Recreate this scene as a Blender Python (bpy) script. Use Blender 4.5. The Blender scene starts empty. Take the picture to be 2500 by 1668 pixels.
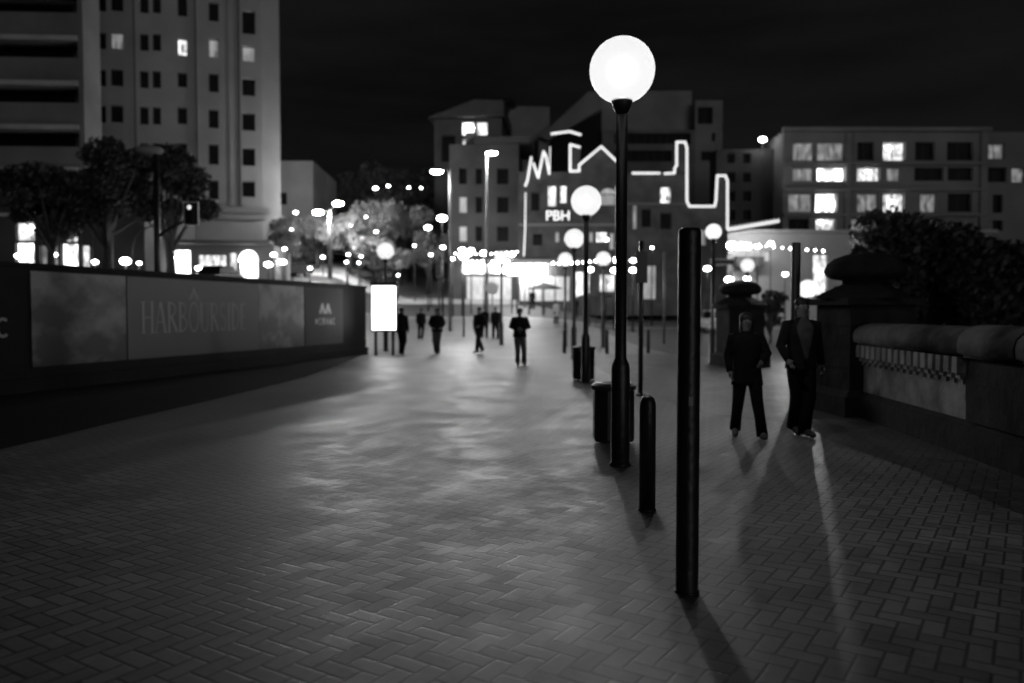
import bpy, math, random
from mathutils import Vector, Matrix
random.seed(7)
R = math.radians
sc = bpy.context.scene
col = sc.collection

# ------------------------------------------------------------ camera, sky, light, exposure
FPX = 28.0 / 36.0 * 2500.0
CAMZ = 1.6
PITCH = math.atan((834 - 762) / FPX)
cd = bpy.data.cameras.new('camera'); cam = bpy.data.objects.new('camera', cd); col.objects.link(cam)
cam.location = (0, 0, CAMZ); cam.rotation_euler = (R(90) - PITCH, 0, 0)
cd.lens = 28; cd.sensor_width = 36; cd.clip_start = 0.05; cd.clip_end = 3000
cd.dof.use_dof = True; cd.dof.focus_distance = 6.0; cd.dof.aperture_fstop = 0.95
sc.camera = cam
w = bpy.data.worlds.new("World"); sc.world = w; w.use_nodes = True
wn = w.node_tree.nodes; wl = w.node_tree.links
bg = wn['Background']
sky = wn.new('ShaderNodeTexSky'); sky.sky_type = 'NISHITA'; sky.sun_disc = False
sky.sun_elevation = R(-4); sky.sun_rotation = R(200); sky.air_density = 1.0
bw = wn.new('ShaderNodeRGBToBW'); wl.new(sky.outputs[0], bw.inputs[0])
# faint streaky cloud over the night sky
tc = wn.new('ShaderNodeTexCoord'); mp = wn.new('ShaderNodeMapping'); mp.inputs['Scale'].default_value = (1.5, 1.5, 9)
nz = wn.new('ShaderNodeTexNoise'); nz.inputs['Scale'].default_value = 1.6; nz.inputs['Detail'].default_value = 5
wl.new(tc.outputs['Generated'], mp.inputs[0]); wl.new(mp.outputs[0], nz.inputs[0])
mr = wn.new('ShaderNodeMapRange'); mr.inputs[1].default_value = 0.3; mr.inputs[2].default_value = 0.75
mr.inputs[3].default_value = 0.0030; mr.inputs[4].default_value = 0.0085
wl.new(nz.outputs[0], mr.inputs[0])
ad = wn.new('ShaderNodeMath'); ad.operation = 'MULTIPLY_ADD'; ad.inputs[1].default_value = 0.004
wl.new(bw.outputs[0], ad.inputs[0]); wl.new(mr.outputs[0], ad.inputs[2])
wl.new(ad.outputs[0], bg.inputs[0]); bg.inputs[1].default_value = 1.0
sd = bpy.data.lights.new('facade_fill', 'SUN'); sd.energy = 0.22; sd.angle = R(25)  # added low sun lamp, a soft fill on the building fronts
facade_fill = bpy.data.objects.new('facade_fill', sd); col.objects.link(facade_fill)
facade_fill.rotation_euler = Vector((-0.42, 1, -0.13)).to_track_quat('-Z', 'Y').to_euler()
sc.view_settings.view_transform = 'Standard'; sc.view_settings.look = 'None'
sc.view_settings.exposure = 0; sc.view_settings.gamma = 1
sc.render.engine = 'CYCLES'
sc.cycles.use_denoising = True
sc.cycles.max_bounces = 6; sc.cycles.diffuse_bounces = 3; sc.cycles.glossy_bounces = 3
sc.cycles.sample_clamp_indirect = 4; sc.cycles.use_light_tree = True
sc.cycles.caustics_reflective = False; sc.cycles.caustics_refractive = False

# ------------------------------------------------------------ measuring
CAM = Vector((0, 0, CAMZ))
FWD = Vector((0, math.cos(PITCH), -math.sin(PITCH))); UPV = Vector((0, math.sin(PITCH), math.cos(PITCH)))
def ray(px, py): return FWD + Vector((1, 0, 0)) * ((px - 1250) / FPX) + UPV * ((834 - py) / FPX)
def P(px, py, Y): d = ray(px, py); return CAM + d * (Y / d.y)
def sm(t): t = max(0, min(1, t)); return t * t * (3 - 2 * t)
def H(x, y):
    t = max(0, min(66, y - 34)); b = .0016 * t * t
    if y > 100: b += min(60, y - 100) * .12
    b *= 1 - .7 * sm((x - 1) / 9)
    return b + 2.6 * sm((-x - 10) / 7) * sm((y - 35) / 10)

# ------------------------------------------------------------ materials
def newmat(name):
    m = bpy.data.materials.new(name); m.use_nodes = True
    return m, m.node_tree.nodes, m.node_tree.links, m.node_tree.nodes['Principled BSDF']
def mat(name, v, rough=.7, amt=.25, scale=3.0, metal=0.0, bump=0.0, bscale=20):
    m, n, l, b = newmat(name)
    t = n.new('ShaderNodeTexCoord'); z = n.new('ShaderNodeTexNoise'); z.inputs['Scale'].default_value = scale
    z.inputs['Detail'].default_value = 6; l.new(t.outputs['Object'], z.inputs[0])
    q = n.new('ShaderNodeMapRange'); q.inputs[1].default_value = .3; q.inputs[2].default_value = .7
    q.inputs[3].default_value = v * (1 - amt); q.inputs[4].default_value = v * (1 + amt)
    l.new(z.outputs[0], q.inputs[0]); l.new(q.outputs[0], b.inputs['Base Color'])
    b.inputs['Roughness'].default_value = rough; b.inputs['Metallic'].default_value = metal
    if bump:
        z2 = n.new('ShaderNodeTexNoise'); z2.inputs['Scale'].default_value = bscale; l.new(t.outputs['Object'], z2.inputs[0])
        bp = n.new('ShaderNodeBump'); bp.inputs['Strength'].default_value = bump; bp.inputs['Distance'].default_value = .02
        l.new(z2.outputs[0], bp.inputs['Height']); l.new(bp.outputs[0], b.inputs['Normal'])
    return m
def emit(name, s, var=0.0, scale=2.0, stretch=(1, 1, 1)):
    m, n, l, b = newmat(name)
    b.inputs['Base Color'].default_value = (.7, .7, .7, 1); b.inputs['Emission Color'].default_value = (1, 1, 1, 1)
    b.inputs['Emission Strength'].default_value = s; b.inputs['Roughness'].default_value = .4
    if var:
        t = n.new('ShaderNodeTexCoord'); mp = n.new('ShaderNodeMapping'); mp.inputs['Scale'].default_value = stretch
        z = n.new('ShaderNodeTexNoise'); z.inputs['Scale'].default_value = scale; z.inputs['Detail'].default_value = 4
        l.new(t.outputs['Object'], mp.inputs[0]); l.new(mp.outputs[0], z.inputs[0])
        q = n.new('ShaderNodeMapRange'); q.inputs[1].default_value = .35; q.inputs[2].default_value = .65
        q.inputs[3].default_value = s * (1 - var); q.inputs[4].default_value = s * (1 + var)
        l.new(z.outputs[0], q.inputs[0]); l.new(q.outputs[0], b.inputs['Emission Strength'])
    return m
def mth(n, l, op, a, b=None, c=None):
    x = n.new('ShaderNodeMath'); x.operation = op
    for i, v in enumerate((a, b, c)):
        if v is None: continue
        if isinstance(v, (int, float)): x.inputs[i].default_value = v
        else: l.new(v, x.inputs[i])
    return x.outputs[0]
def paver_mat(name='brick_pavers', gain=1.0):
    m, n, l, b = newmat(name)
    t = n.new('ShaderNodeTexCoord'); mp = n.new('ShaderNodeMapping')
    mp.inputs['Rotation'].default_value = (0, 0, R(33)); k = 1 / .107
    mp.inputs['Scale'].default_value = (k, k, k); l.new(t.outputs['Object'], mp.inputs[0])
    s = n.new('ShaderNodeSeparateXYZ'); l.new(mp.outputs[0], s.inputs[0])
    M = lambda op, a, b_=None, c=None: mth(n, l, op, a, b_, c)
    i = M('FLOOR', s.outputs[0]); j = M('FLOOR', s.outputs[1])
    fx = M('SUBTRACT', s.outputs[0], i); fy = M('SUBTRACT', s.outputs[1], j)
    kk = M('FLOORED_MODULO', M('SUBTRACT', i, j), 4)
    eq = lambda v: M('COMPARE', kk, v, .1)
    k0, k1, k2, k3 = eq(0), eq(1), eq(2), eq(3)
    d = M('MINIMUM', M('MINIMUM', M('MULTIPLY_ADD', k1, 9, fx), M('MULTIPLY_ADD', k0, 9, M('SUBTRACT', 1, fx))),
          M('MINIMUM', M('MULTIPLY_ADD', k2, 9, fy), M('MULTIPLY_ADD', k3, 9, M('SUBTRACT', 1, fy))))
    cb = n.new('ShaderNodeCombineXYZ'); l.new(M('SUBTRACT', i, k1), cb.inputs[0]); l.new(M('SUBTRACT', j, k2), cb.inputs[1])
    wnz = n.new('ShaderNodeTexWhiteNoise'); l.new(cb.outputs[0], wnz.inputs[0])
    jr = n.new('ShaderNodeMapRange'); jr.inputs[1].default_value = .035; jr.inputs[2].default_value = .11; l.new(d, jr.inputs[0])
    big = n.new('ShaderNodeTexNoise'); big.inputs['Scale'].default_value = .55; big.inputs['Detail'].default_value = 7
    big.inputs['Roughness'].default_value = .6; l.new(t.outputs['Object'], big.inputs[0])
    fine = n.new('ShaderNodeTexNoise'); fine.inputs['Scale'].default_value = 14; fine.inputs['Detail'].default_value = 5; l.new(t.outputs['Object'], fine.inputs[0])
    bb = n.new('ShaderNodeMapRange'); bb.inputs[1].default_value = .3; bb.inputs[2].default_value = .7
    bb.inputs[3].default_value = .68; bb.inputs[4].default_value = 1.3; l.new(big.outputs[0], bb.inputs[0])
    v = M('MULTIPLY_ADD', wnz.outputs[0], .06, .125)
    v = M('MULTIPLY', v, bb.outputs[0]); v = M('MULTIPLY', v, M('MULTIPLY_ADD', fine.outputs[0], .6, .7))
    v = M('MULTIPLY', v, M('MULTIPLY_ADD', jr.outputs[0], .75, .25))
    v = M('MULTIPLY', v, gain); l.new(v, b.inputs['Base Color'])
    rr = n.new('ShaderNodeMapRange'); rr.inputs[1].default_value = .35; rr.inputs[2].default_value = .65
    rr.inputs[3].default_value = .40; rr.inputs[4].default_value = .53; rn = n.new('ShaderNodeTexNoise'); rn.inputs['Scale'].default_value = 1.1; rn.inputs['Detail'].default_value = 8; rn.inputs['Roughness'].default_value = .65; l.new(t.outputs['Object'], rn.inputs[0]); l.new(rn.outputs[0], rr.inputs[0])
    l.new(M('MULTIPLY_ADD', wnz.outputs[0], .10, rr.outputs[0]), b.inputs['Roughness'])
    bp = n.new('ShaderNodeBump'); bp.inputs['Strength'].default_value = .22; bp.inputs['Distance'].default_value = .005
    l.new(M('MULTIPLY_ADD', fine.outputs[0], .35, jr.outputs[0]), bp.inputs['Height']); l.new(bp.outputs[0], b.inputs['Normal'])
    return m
def print_mat(name, lo, hi, scale, stretch):
    m, n, l, b = newmat(name)
    t = n.new('ShaderNodeTexCoord'); mp = n.new('ShaderNodeMapping'); mp.inputs['Scale'].default_value = stretch
    mp.inputs['Rotation'].default_value = (0, R(35), 0)
    z = n.new('ShaderNodeTexNoise'); z.inputs['Scale'].default_value = scale; z.inputs['Detail'].default_value = 8
    l.new(t.outputs['Object'], mp.inputs[0]); l.new(mp.outputs[0], z.inputs[0])
    s = n.new('ShaderNodeSeparateXYZ'); l.new(t.outputs['Object'], s.inputs[0])
    a = mth(n, l, 'MULTIPLY_ADD', s.outputs[2], .09, z.outputs[0])
    q = n.new('ShaderNodeMapRange'); q.inputs[1].default_value = .55; q.inputs[2].default_value = .78
    q.inputs[3].default_value = lo; q.inputs[4].default_value = hi; l.new(a, q.inputs[0]); l.new(q.outputs[0], b.inputs['Base Color'])
    b.inputs['Roughness'].default_value = .45
    return m
M = {}
M['paver'] = paver_mat(); M['paver_shaded'] = paver_mat('shaded_brick_pavers', .42)  # second copy is darkened to carry the pier and wall shade
M['asphalt'] = mat('asphalt', .05, .6, .3, 1.2, bump=.3, bscale=60)
M['tarmac'] = mat('fresh_black_asphalt', .009, .85, .3, 1.2, bump=.4, bscale=60)
M['earth'] = mat('dark_ground', .05, .9, .4, .3)
for k_, v_ in (('tarmac', .12),): M[k_].node_tree.nodes['Principled BSDF'].inputs['Specular IOR Level'].default_value = v_
M['kerb'] = mat('pale_kerb_stone', .35, .6, .2, 2)
M['pale_path'] = mat('pale_concrete_path', .42, .7, .25, .5)
M['black'] = mat('black_paint', .010, .42, .5, 5, bump=.25, bscale=18)
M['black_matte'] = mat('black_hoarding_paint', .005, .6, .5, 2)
M['black_matte'].node_tree.nodes['Principled BSDF'].inputs['Specular IOR Level'].default_value = .12
M['dark_metal'] = mat('dark_painted_metal', .02, .45, .3, 6)
M['pale_metal'] = mat('galvanised_metal_and_glint', .16, .45, .2, 3, metal=.4)
M['stone'] = mat('weathered_sandstone', .06, .9, .7, 2.2, bump=.8, bscale=9)
M['stone_pale'] = mat('pale_sandstone', .20, .9, .5, 2.5, bump=.7, bscale=11)
M['stone_dark'] = mat('sooty_sandstone', .018, .9, .5, 2, bump=.8, bscale=8)
M['render'] = mat('tower_render', .27, .85, .14, .35)
M['render_dim'] = mat('dim_render', .17, .85, .25, .3)
M['render_dark'] = mat('dark_and_shaded_cladding', .06, .7, .3, .4)
M['render_mid'] = mat('mid_grey_render', .26, .85, .2, .3)
M['apart'] = mat('apartment_render', .24, .85, .2, .25)
M['podium'] = mat('podium_render', .40, .8, .15, .3)
M['brick_dark'] = mat('dark_painted_brick', .075, .8, .4, .8)
for k_ in ('stone', 'stone_dark', 'stone_pale'): M[k_].node_tree.nodes['Principled BSDF'].inputs['Specular IOR Level'].default_value = .15
M['render_low'] = mat('sooty_render', .075, .85, .35, .3)
M['slab'] = mat('concrete_slab_edge', .42, .8, .15, 1)
M['glass'] = mat('dark_glass', .008, .5, .4, 1); M['glass'].node_tree.nodes['Principled BSDF'].inputs['Specular IOR Level'].default_value = .12
M['frame'] = mat('window_frame_grey', .035, .6, .2, 3)
M['lit'] = emit('lit_window_glow', .8, .95, 2.0, (1.6, 1, .8))
M['lit_dim'] = emit('dim_window_glow', .12, .95, 1.6, (1.5, 1, .7))
M['lit_bright'] = emit('bright_shop_glow', 3.5, .85, 1.3, (1.5, 1, .6)); M['awning_light'] = emit('awning_strip_glow', 30, .5, 1.0)
M['rope'] = emit('led_rope_glow', .95)
M['bulb'] = emit('bulb_glow', 950); M['bulb_hot'] = emit('bright_bulb_glow', 3000)
m_, n_, l_, b_ = newmat('frosted_globe'); b_.inputs['Base Color'].default_value = (.01, .01, .01, 1); b_.inputs['Specular IOR Level'].default_value = .1; b_.inputs['Emission Color'].default_value = (1, 1, 1, 1); b_.inputs['Emission Strength'].default_value = 1.05; b_.inputs['Roughness'].default_value = .3
tr_ = n_.new('ShaderNodeBsdfTransparent'); mx_ = n_.new('ShaderNodeMixShader'); mx_.inputs[0].default_value = .5
l_.new(tr_.outputs[0], mx_.inputs[1]); l_.new(b_.outputs[0], mx_.inputs[2]); l_.new(mx_.outputs[0], n_['Material Output'].inputs[0]); M['globe'] = m_
M['lamp'] = emit('street_lamp_glow', 680); M['lamp_mid'] = emit('twin_lamp_glow', 850); M['flood'] = emit('flood_lamp_glow', 420); M['lamp_p'] = emit('podium_lamp_glow', 70)
M['lamp_s'] = emit('small_lamp_glow', 22)
M['panel'] = emit('light_panel_glow', 7, .12, .6)
M['bark'] = mat('bark', .06, .9, .4, 6)
def leafmat(name, v):
    m = mat(name, v, .6, .5, .8); b = m.node_tree.nodes['Principled BSDF']
    b.inputs['Subsurface Weight'].default_value = 0; return m
M['leaf'] = leafmat('foliage', .07); M['leaf_dark'] = leafmat('dark_foliage', .045); M['leaf_halflit'] = leafmat('half_lit_foliage', .2); M['leaf_floodlit'] = leafmat('floodlit_foliage', .28)  # floodlight on the slope trees is put into paler leaf colours
M['skin'] = mat('skin', .14, .55, .08, 20)
M['hair'] = mat('dark_hair', .02, .5, .4, 40)
M['cloth_black'] = mat('black_cloth', .005, .85, .3, 12, bump=.4, bscale=14)
M['cloth_dark'] = mat('dark_grey_cloth', .009, .85, .3, 12, bump=.4, bscale=14)
M['cloth_mid'] = mat('mid_grey_cloth', .06, .85, .25, 10, bump=.4, bscale=14)
M['cloth_pale'] = mat('pale_cloth', .5, .8, .15, 10, bump=.3, bscale=14)
for k_ in ('cloth_black', 'cloth_dark', 'cloth_mid', 'hair'): M[k_].node_tree.nodes['Principled BSDF'].inputs['Specular IOR Level'].default_value = .15
M['shoe'] = mat('dark_shoe', .03, .5, .2, 10); M['shoe_pale'] = mat('pale_trainer', .09, .6, .2, 10)
M['eye'] = mat('dark_eye', .01, .3, .1, 5)
M['car_dark'] = mat('dark_car_paint', .03, .25, .1, 2, metal=.3); M['car_pale'] = mat('silver_car_paint', .45, .3, .1, 2, metal=.3)
M['tyre'] = mat('tyre_rubber', .02, .8, .2, 10)
M['print_a'] = print_mat('harbour_view_print', .012, .20, .9, (1, 1, 1.4)); M['print_b'] = mat('grey_print', .055, .45, .12, .4)
M['print_c'] = print_mat('pale_view_print', .03, .18, 1.6, (1, 1, 1)); M['print_d'] = mat('charcoal_print', .03, .75, .1, .4)
M['letter'] = mat('silver_lettering', .26, .4, .1, 2); M['letter_dim'] = mat('grey_lettering', .2, .4, .1, 2)
M['sign_w'] = mat('white_sign_face', .75, .4, .05, 2)
M['sign_d'] = mat('dark_sign_board', .03, .5, .2, 2)
M['umb'] = mat('canvas_dark', .04, .8, .2, 5)

# ------------------------------------------------------------ mesh builder
class MB:
    def __init__(s): s.v = []; s.f = []; s.mi = []; s.sm = []; s.cur = 0
    def q(s, pts, smooth=False):
        b = len(s.v); s.v += [tuple(p) for p in pts]; s.f.append(tuple(range(b, b + len(pts)))); s.mi.append(s.cur); s.sm.append(smooth)
    def box(s, c, d, rz=0.0, taper=1.0):
        b = len(s.v); ca, sa = math.cos(rz), math.sin(rz)
        for z in (-1, 1):
            k = taper if z > 0 else 1
            for x, y in ((-1, -1), (1, -1), (1, 1), (-1, 1)):
                X, Y = x * d[0] / 2 * k, y * d[1] / 2 * k
                s.v.append((c[0] + X * ca - Y * sa, c[1] + X * sa + Y * ca, c[2] + z * d[2] / 2))
        for f in ((3, 2, 1, 0), (4, 5, 6, 7), (0, 1, 5, 4), (1, 2, 6, 5), (2, 3, 7, 6), (3, 0, 4, 7)):
            s.f.append(tuple(b + i for i in f)); s.mi.append(s.cur); s.sm.append(False)
    def bb(s, x0, x1, y0, y1, z0, z1): s.box(((x0 + x1) / 2, (y0 + y1) / 2, (z0 + z1) / 2), (abs(x1 - x0), abs(y1 - y0), abs(z1 - z0)))
    def prism(s, poly, y0, y1):   # polygon in x,z extruded along y
        b = len(s.v); n = len(poly)
        s.v += [(x, y0, z) for x, z in poly] + [(x, y1, z) for x, z in poly]
        s.f.append(tuple(range(b, b + n))); s.f.append(tuple(range(b + 2 * n - 1, b + n - 1, -1)))
        for i in range(n): j = (i + 1) % n; s.f.append((b + j, b + i, b + n + i, b + n + j))
        s.mi += [s.cur] * (n + 2); s.sm += [False] * (n + 2)
    def tube(s, pts, rad, n=10, cap=True, smooth=True):
        pts = [Vector(p) for p in pts]
        if isinstance(rad, (int, float)): rad = [rad] * len(pts)
        b = len(s.v); t0 = (pts[1] - pts[0]).normalized()
        u = t0.orthogonal().normalized()
        for i, p in enumerate(pts):
            t = (pts[min(i + 1, len(pts) - 1)] - pts[max(i - 1, 0)]).normalized()
            u = (u - t * u.dot(t)); u = u.normalized() if u.length > 1e-5 else t.orthogonal().normalized(); w_ = t.cross(u)
            for k in range(n):
                a = 2 * math.pi * k / n; s.v.append(tuple(p + (u * math.cos(a) + w_ * math.sin(a)) * rad[i]))
        for i in range(len(pts) - 1):
            for k in range(n):
                k2 = (k + 1) % n; s.f.append((b + i * n + k, b + i * n + k2, b + (i + 1) * n + k2, b + (i + 1) * n + k)); s.mi.append(s.cur); s.sm.append(smooth)
        if cap:
            e = b + (len(pts) - 1) * n
            s.f.append(tuple(b + k for k in range(n - 1, -1, -1))); s.f.append(tuple(e + k for k in range(n))); s.mi += [s.cur] * 2; s.sm += [False] * 2
    def rings(s, R_, n=20, cap=True, smooth=True):   # R_: list of (cx,cy,cz,rx,ry)
        b = len(s.v)
        for cx, cy, cz, rx, ry in R_:
            for k in range(n): a = 2 * math.pi * k / n; s.v.append((cx + rx * math.cos(a), cy + ry * math.sin(a), cz))
        for i in range(len(R_) - 1):
            for k in range(n):
                k2 = (k + 1) % n; s.f.append((b + i * n + k, b + i * n + k2, b + (i + 1) * n + k2, b + (i + 1) * n + k)); s.mi.append(s.cur); s.sm.append(smooth)
        if cap:
            e = b + (len(R_) - 1) * n
            s.f.append(tuple(b + k for k in range(n - 1, -1, -1))); s.f.append(tuple(e + k for k in range(n))); s.mi += [s.cur] * 2; s.sm += [False] * 2
    def open_rings(s, R_, n):
        b = len(s.v)
        for i, (cx, cy, cz, rx, ry) in enumerate(R_):
            g = R(10 + 26 * sm((cz - .95) / .45))
            for k in range(n + 1): a = -math.pi / 2 + g + (2 * math.pi - 2 * g) * k / n; s.v.append((cx + rx * math.cos(a), cy + ry * math.sin(a), cz))
        for i in range(len(R_) - 1):
            for k in range(n): s.f.append((b + i * (n + 1) + k, b + i * (n + 1) + k + 1, b + (i + 1) * (n + 1) + k + 1, b + (i + 1) * (n + 1) + k)); s.mi.append(s.cur); s.sm.append(True)
    def lathe(s, prof, c=(0, 0, 0), n=24, smooth=True): s.rings([(c[0], c[1], c[2] + z, r, r) for r, z in prof], n, True, smooth)
    def ell(s, c, r, n=16, m=9):
        s.rings([(c[0], c[1], c[2] - r[2] * math.cos(math.pi * i / m), max(1e-4, r[0] * math.sin(math.pi * i / m)), max(1e-4, r[1] * math.sin(math.pi * i / m))) for i in range(m + 1)], n)
    def build(s, name, mats, parent=None, loc=None, rz=0):
        me = bpy.data.meshes.new(name); me.from_pydata(s.v, [], s.f)
        for m_ in (mats if isinstance(mats, (list, tuple)) else [mats]): me.materials.append(m_)
        me.polygons.foreach_set('material_index', s.mi); me.polygons.foreach_set('use_smooth', s.sm); me.update()
        o = bpy.data.objects.new(name, me); col.objects.link(o)
        if parent: o.parent = parent
        if loc is not None: o.location = loc; o.rotation_euler = (0, 0, rz)
        return o
def tag(o, label, cat, group=None):
    o['label'] = label; o['category'] = cat
    if group: o['group'] = group
    return o
def thing(name, label, cat, loc=(0, 0, 0), rz=0, group=None):
    o = bpy.data.objects.new(name, None); col.objects.link(o); o.location = loc; o.rotation_euler = (0, 0, rz); o.empty_display_size = .2
    return tag(o, label, cat, group)
def dup(root, loc, label, rz=None, scale=None):
    r = root.copy(); col.objects.link(r); r.location = loc; r['label'] = label
    if rz is not None: r.rotation_euler = (0, 0, rz)
    if scale: r.scale = (scale,) * 3 if isinstance(scale, (int, float)) else scale
    for ch in list(root.children):
        c = ch.copy(); col.objects.link(c); c.parent = r
        for g in ch.children: d = g.copy(); col.objects.link(d); d.parent = c
    return r
def struct(o): o['kind'] = 'structure'; return o

# ------------------------------------------------------------ ground
XS = [-900, -500, -300, -200, -150] + list(range(-120, 121, 2)) + [150, 200, 300, 500, 900]
YS = [-300, -100, -40, -20] + list(range(-10, 121, 1)) + [130, 145, 160, 200, 300, 500, 1200]
def sheet(name, m, x0, x1, y0, y1, dz):
    b = MB(); xs = [x for x in XS if x0 <= x <= x1]; ys = [y for y in YS if y0 <= y <= y1]
    for y in ys:
        for x in xs: b.v.append((x, y, H(x, y) + dz))
    n = len(xs)
    for j in range(len(ys) - 1):
        for i in range(n - 1):
            k = j * n + i; b.f.append((k, k + 1, k + n + 1, k + n)); b.mi.append(0); b.sm.append(True)
    return struct(b.build(name, m))
sheet('ground', M['earth'], -900, 900, -300, 1200, -.012)
sheet('promenade', M['paver'], -16, 6, -20, 61, 0)
sheet('lower_quay', M['asphalt'], 6, 60, -20, 61, -.004)
sheet('road', M['asphalt'], -60, 40, 61, 72, -.004)
sheet('forecourt', M['pale_path'], 0, 60, 72, 100, .0)
sheet('hill_road', M['pale_path'], -60, 0, 72, 100, .0)
b = MB(); ed_ = [(-7.2, -6), (-6.6, 2), (-5.95, 9.2), (-5.4, 15), (-5.05, 19.3), (-5.25, 25), (-5.5, 29.5)]; hx = lambda y: -5.5 + .2913 * (y - 30) - .08
pp = []
for (xa, ya), (xb, yb) in zip(ed_, ed_[1:]):
    for k in range(6): v = k / 6; pp.append((xa + (xb - xa) * v + random.uniform(-.02, .02), ya + (yb - ya) * v))
pp.append(ed_[-1])
for (xa, ya), (xb, yb) in zip(pp, pp[1:]): b.q([(hx(ya) - .3, ya, .008), (xa, ya, .008), (xb, yb, .008), (hx(yb) - .3, yb, .008)])
struct(b.build('asphalt_strip', M['tarmac']))
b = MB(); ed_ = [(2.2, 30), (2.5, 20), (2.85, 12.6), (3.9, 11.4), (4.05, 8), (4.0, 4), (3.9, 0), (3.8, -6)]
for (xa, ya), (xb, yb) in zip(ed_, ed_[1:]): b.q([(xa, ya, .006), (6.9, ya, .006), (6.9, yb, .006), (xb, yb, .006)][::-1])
struct(b.build('shaded_paving', M['paver_shaded']))  # shade of pier and parapet laid over the paving as a darker sheet
b = MB()
for x in range(-30, 30, 2): b.q([(x, 61, H(x, 61) + .02), (x + 2, 61, H(x + 2, 61) + .02), (x + 2, 61.35, H(x + 2, 61.35) + .02), (x, 61.35, H(x, 61.35) + .02)]); b.q([(x, 60.6, H(x, 60.6) + .0), (x + 2, 60.6, H(x + 2, 60.6)), (x + 2, 61, H(x + 2, 61) + .02), (x, 61, H(x, 61) + .02)])
struct(b.build('kerb', M['kerb']))

# ------------------------------------------------------------ globe lamps
def globe_lamp(label, x, y, top, r=.31, dim=False, hot=False):
    zb = H(x, y); t = thing('globe_lamp', label, 'street lamp', (x, y, zb), 0, 'globe lamps along the promenade'); h = top - zb
    m = MB(); m.lathe([(.115, 0), (.115, .02), (.10, .03), (.097, 1.0), (.09, 1.06), (.062, 1.12), (.058, h - r - .12)], n=24)
    m.build('pole', M['black'], t)
    m = MB(); m.lathe([(.05, h - r - .12), (.085, h - r - .06), (.11, h - r + .02), (.11, h - r + .035)], n=20); m.build('globe_holder', M['black'], t)
    m = MB(); m.ell((0, 0, h), (r, r, r), 28, 16); gl = m.build('globe', M['globe'], t)
    m = MB(); m.ell((0, 0, h), (.07, .07, .10), 14, 10); m.build('bulb', M['bulb_hot' if hot else 'bulb'], gl)
    return t
g1 = P(1519, 172, 8.27)
globe_lamp('nearest and tallest looking globe lamp, behind the black posts', g1.x, 8.27, g1.z, .335)
for lab, px, py, D, r in (
    ('globe lamp rising beside the far bin, second along the row', 1431, 491, 18.0, .34),
    ('third globe lamp of the row, just left below the second one', 1402, 583, 26.9, .33),
    ('fourth globe lamp of the row, low over the shop awning', 1380, 634, 37.0, .33),
    ('globe lamp right of the row in front of the pub corner', 1473, 632, 36.0, .33),
    ('globe lamp standing alone behind the group of walkers', 1224, 630, 38.0, .33),
    ('globe lamp behind the bright advertising panel', 941, 613, 32.5, .34),
    ('globe lamp above the domed stone pier', 1825, 648, 42.0, .36)):
    p = P(px, py, D); globe_lamp(lab, p.x, D, p.z, r)
p = P(1972, 706, 27.0); globe_lamp('low globe lamp shining behind the suited man', p.x, 27.0, p.z, .31, hot=True)
p = P(1742, 566, 25.0); q = globe_lamp('faint globe lamp behind the tall black post', p.x, 25, p.z, .25)

# ------------------------------------------------------------ posts, bollards, bins
def tall_post(name, label, x, y, h, r, mk='black', cat='post'):
    t = thing(name, label, cat, (x, y, H(x, y)))
    m = MB(); m.lathe([(r * 1.02, 0), (r * 1.02, .01), (r, .02), (r, h - .03), (r * .97, h - .012), (r * .85, h)], n=28); m.build('shaft', M[mk], t)
    m = MB(); m.bb(-.012, .012, -r - .004, -r + .01, h * .52, h * .52 + .05); m.build('shaft_glint', M['pale_metal'], t)  # small pale block stands in for the bright highlight on the shaft
    m = MB(); m.lathe([(r * 1.1, 0.0), (r * 1.1, .01), (r * 1.02, .015)], n=28); m.build('base_collar', M[mk], t)
    return t
tall_post('tall_post', 'thick black post nearest the camera, about head high', 1.0, 4.5, 2.07, .064)
def bollard(label, x, y, h, r):
    t = thing('bollard', label, 'bollard', (x, y, H(x, y)), 0, 'bollards across the promenade')
    m = MB(); m.lathe([(r, 0), (r, h * .9), (r * .95, h * .94), (r * .75, h * .98), (r * .4, h), (.002, h * 1.005)], n=24); m.build('shaft', M['black'], t)
    m = MB(); m.lathe([(r * 1.1, 0), (r * 1.1, .015), (r * 1.02, .02)], n=24); m.build('base_collar', M['black'], t)
    return t
b0 = bollard('short black bollard between the nearest globe lamp and the tall post', 1.09, 6.37, .93, .066)
for lab, px in (('far bollard left of the far bin', 1378), ('far bollard between the far bin and the near globe lamp', 1482), ('far bollard right of the near globe lamp', 1583)):
    dup(b0, ((px - 1250) / FPX * 31, 31, 0), lab)
t = thing('sign_pole', 'thin dark sign pole close right of the nearest globe lamp', 'pole', (2.46, 15.2, 0))
m = MB(); m.tube([(0, 0, 0), (0, 0, 2.95)], .045, 14); m.build('shaft', M['dark_metal'], t)
m = MB(); m.bb(-.11, .11, -.055, -.045, 2.15, 2.75); m.build('sign_plate', M['sign_d'], t)
m = MB(); m.lathe([(.09, 0), (.09, .03), (.05, .05)]); m.build('base_collar', M['dark_metal'], t)
tall_post('banner_post', 'tall grey post rising behind the suited man', P(1941, 800, 13.6).x, 13.6, 2.78, .078, 'dark_metal')
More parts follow.
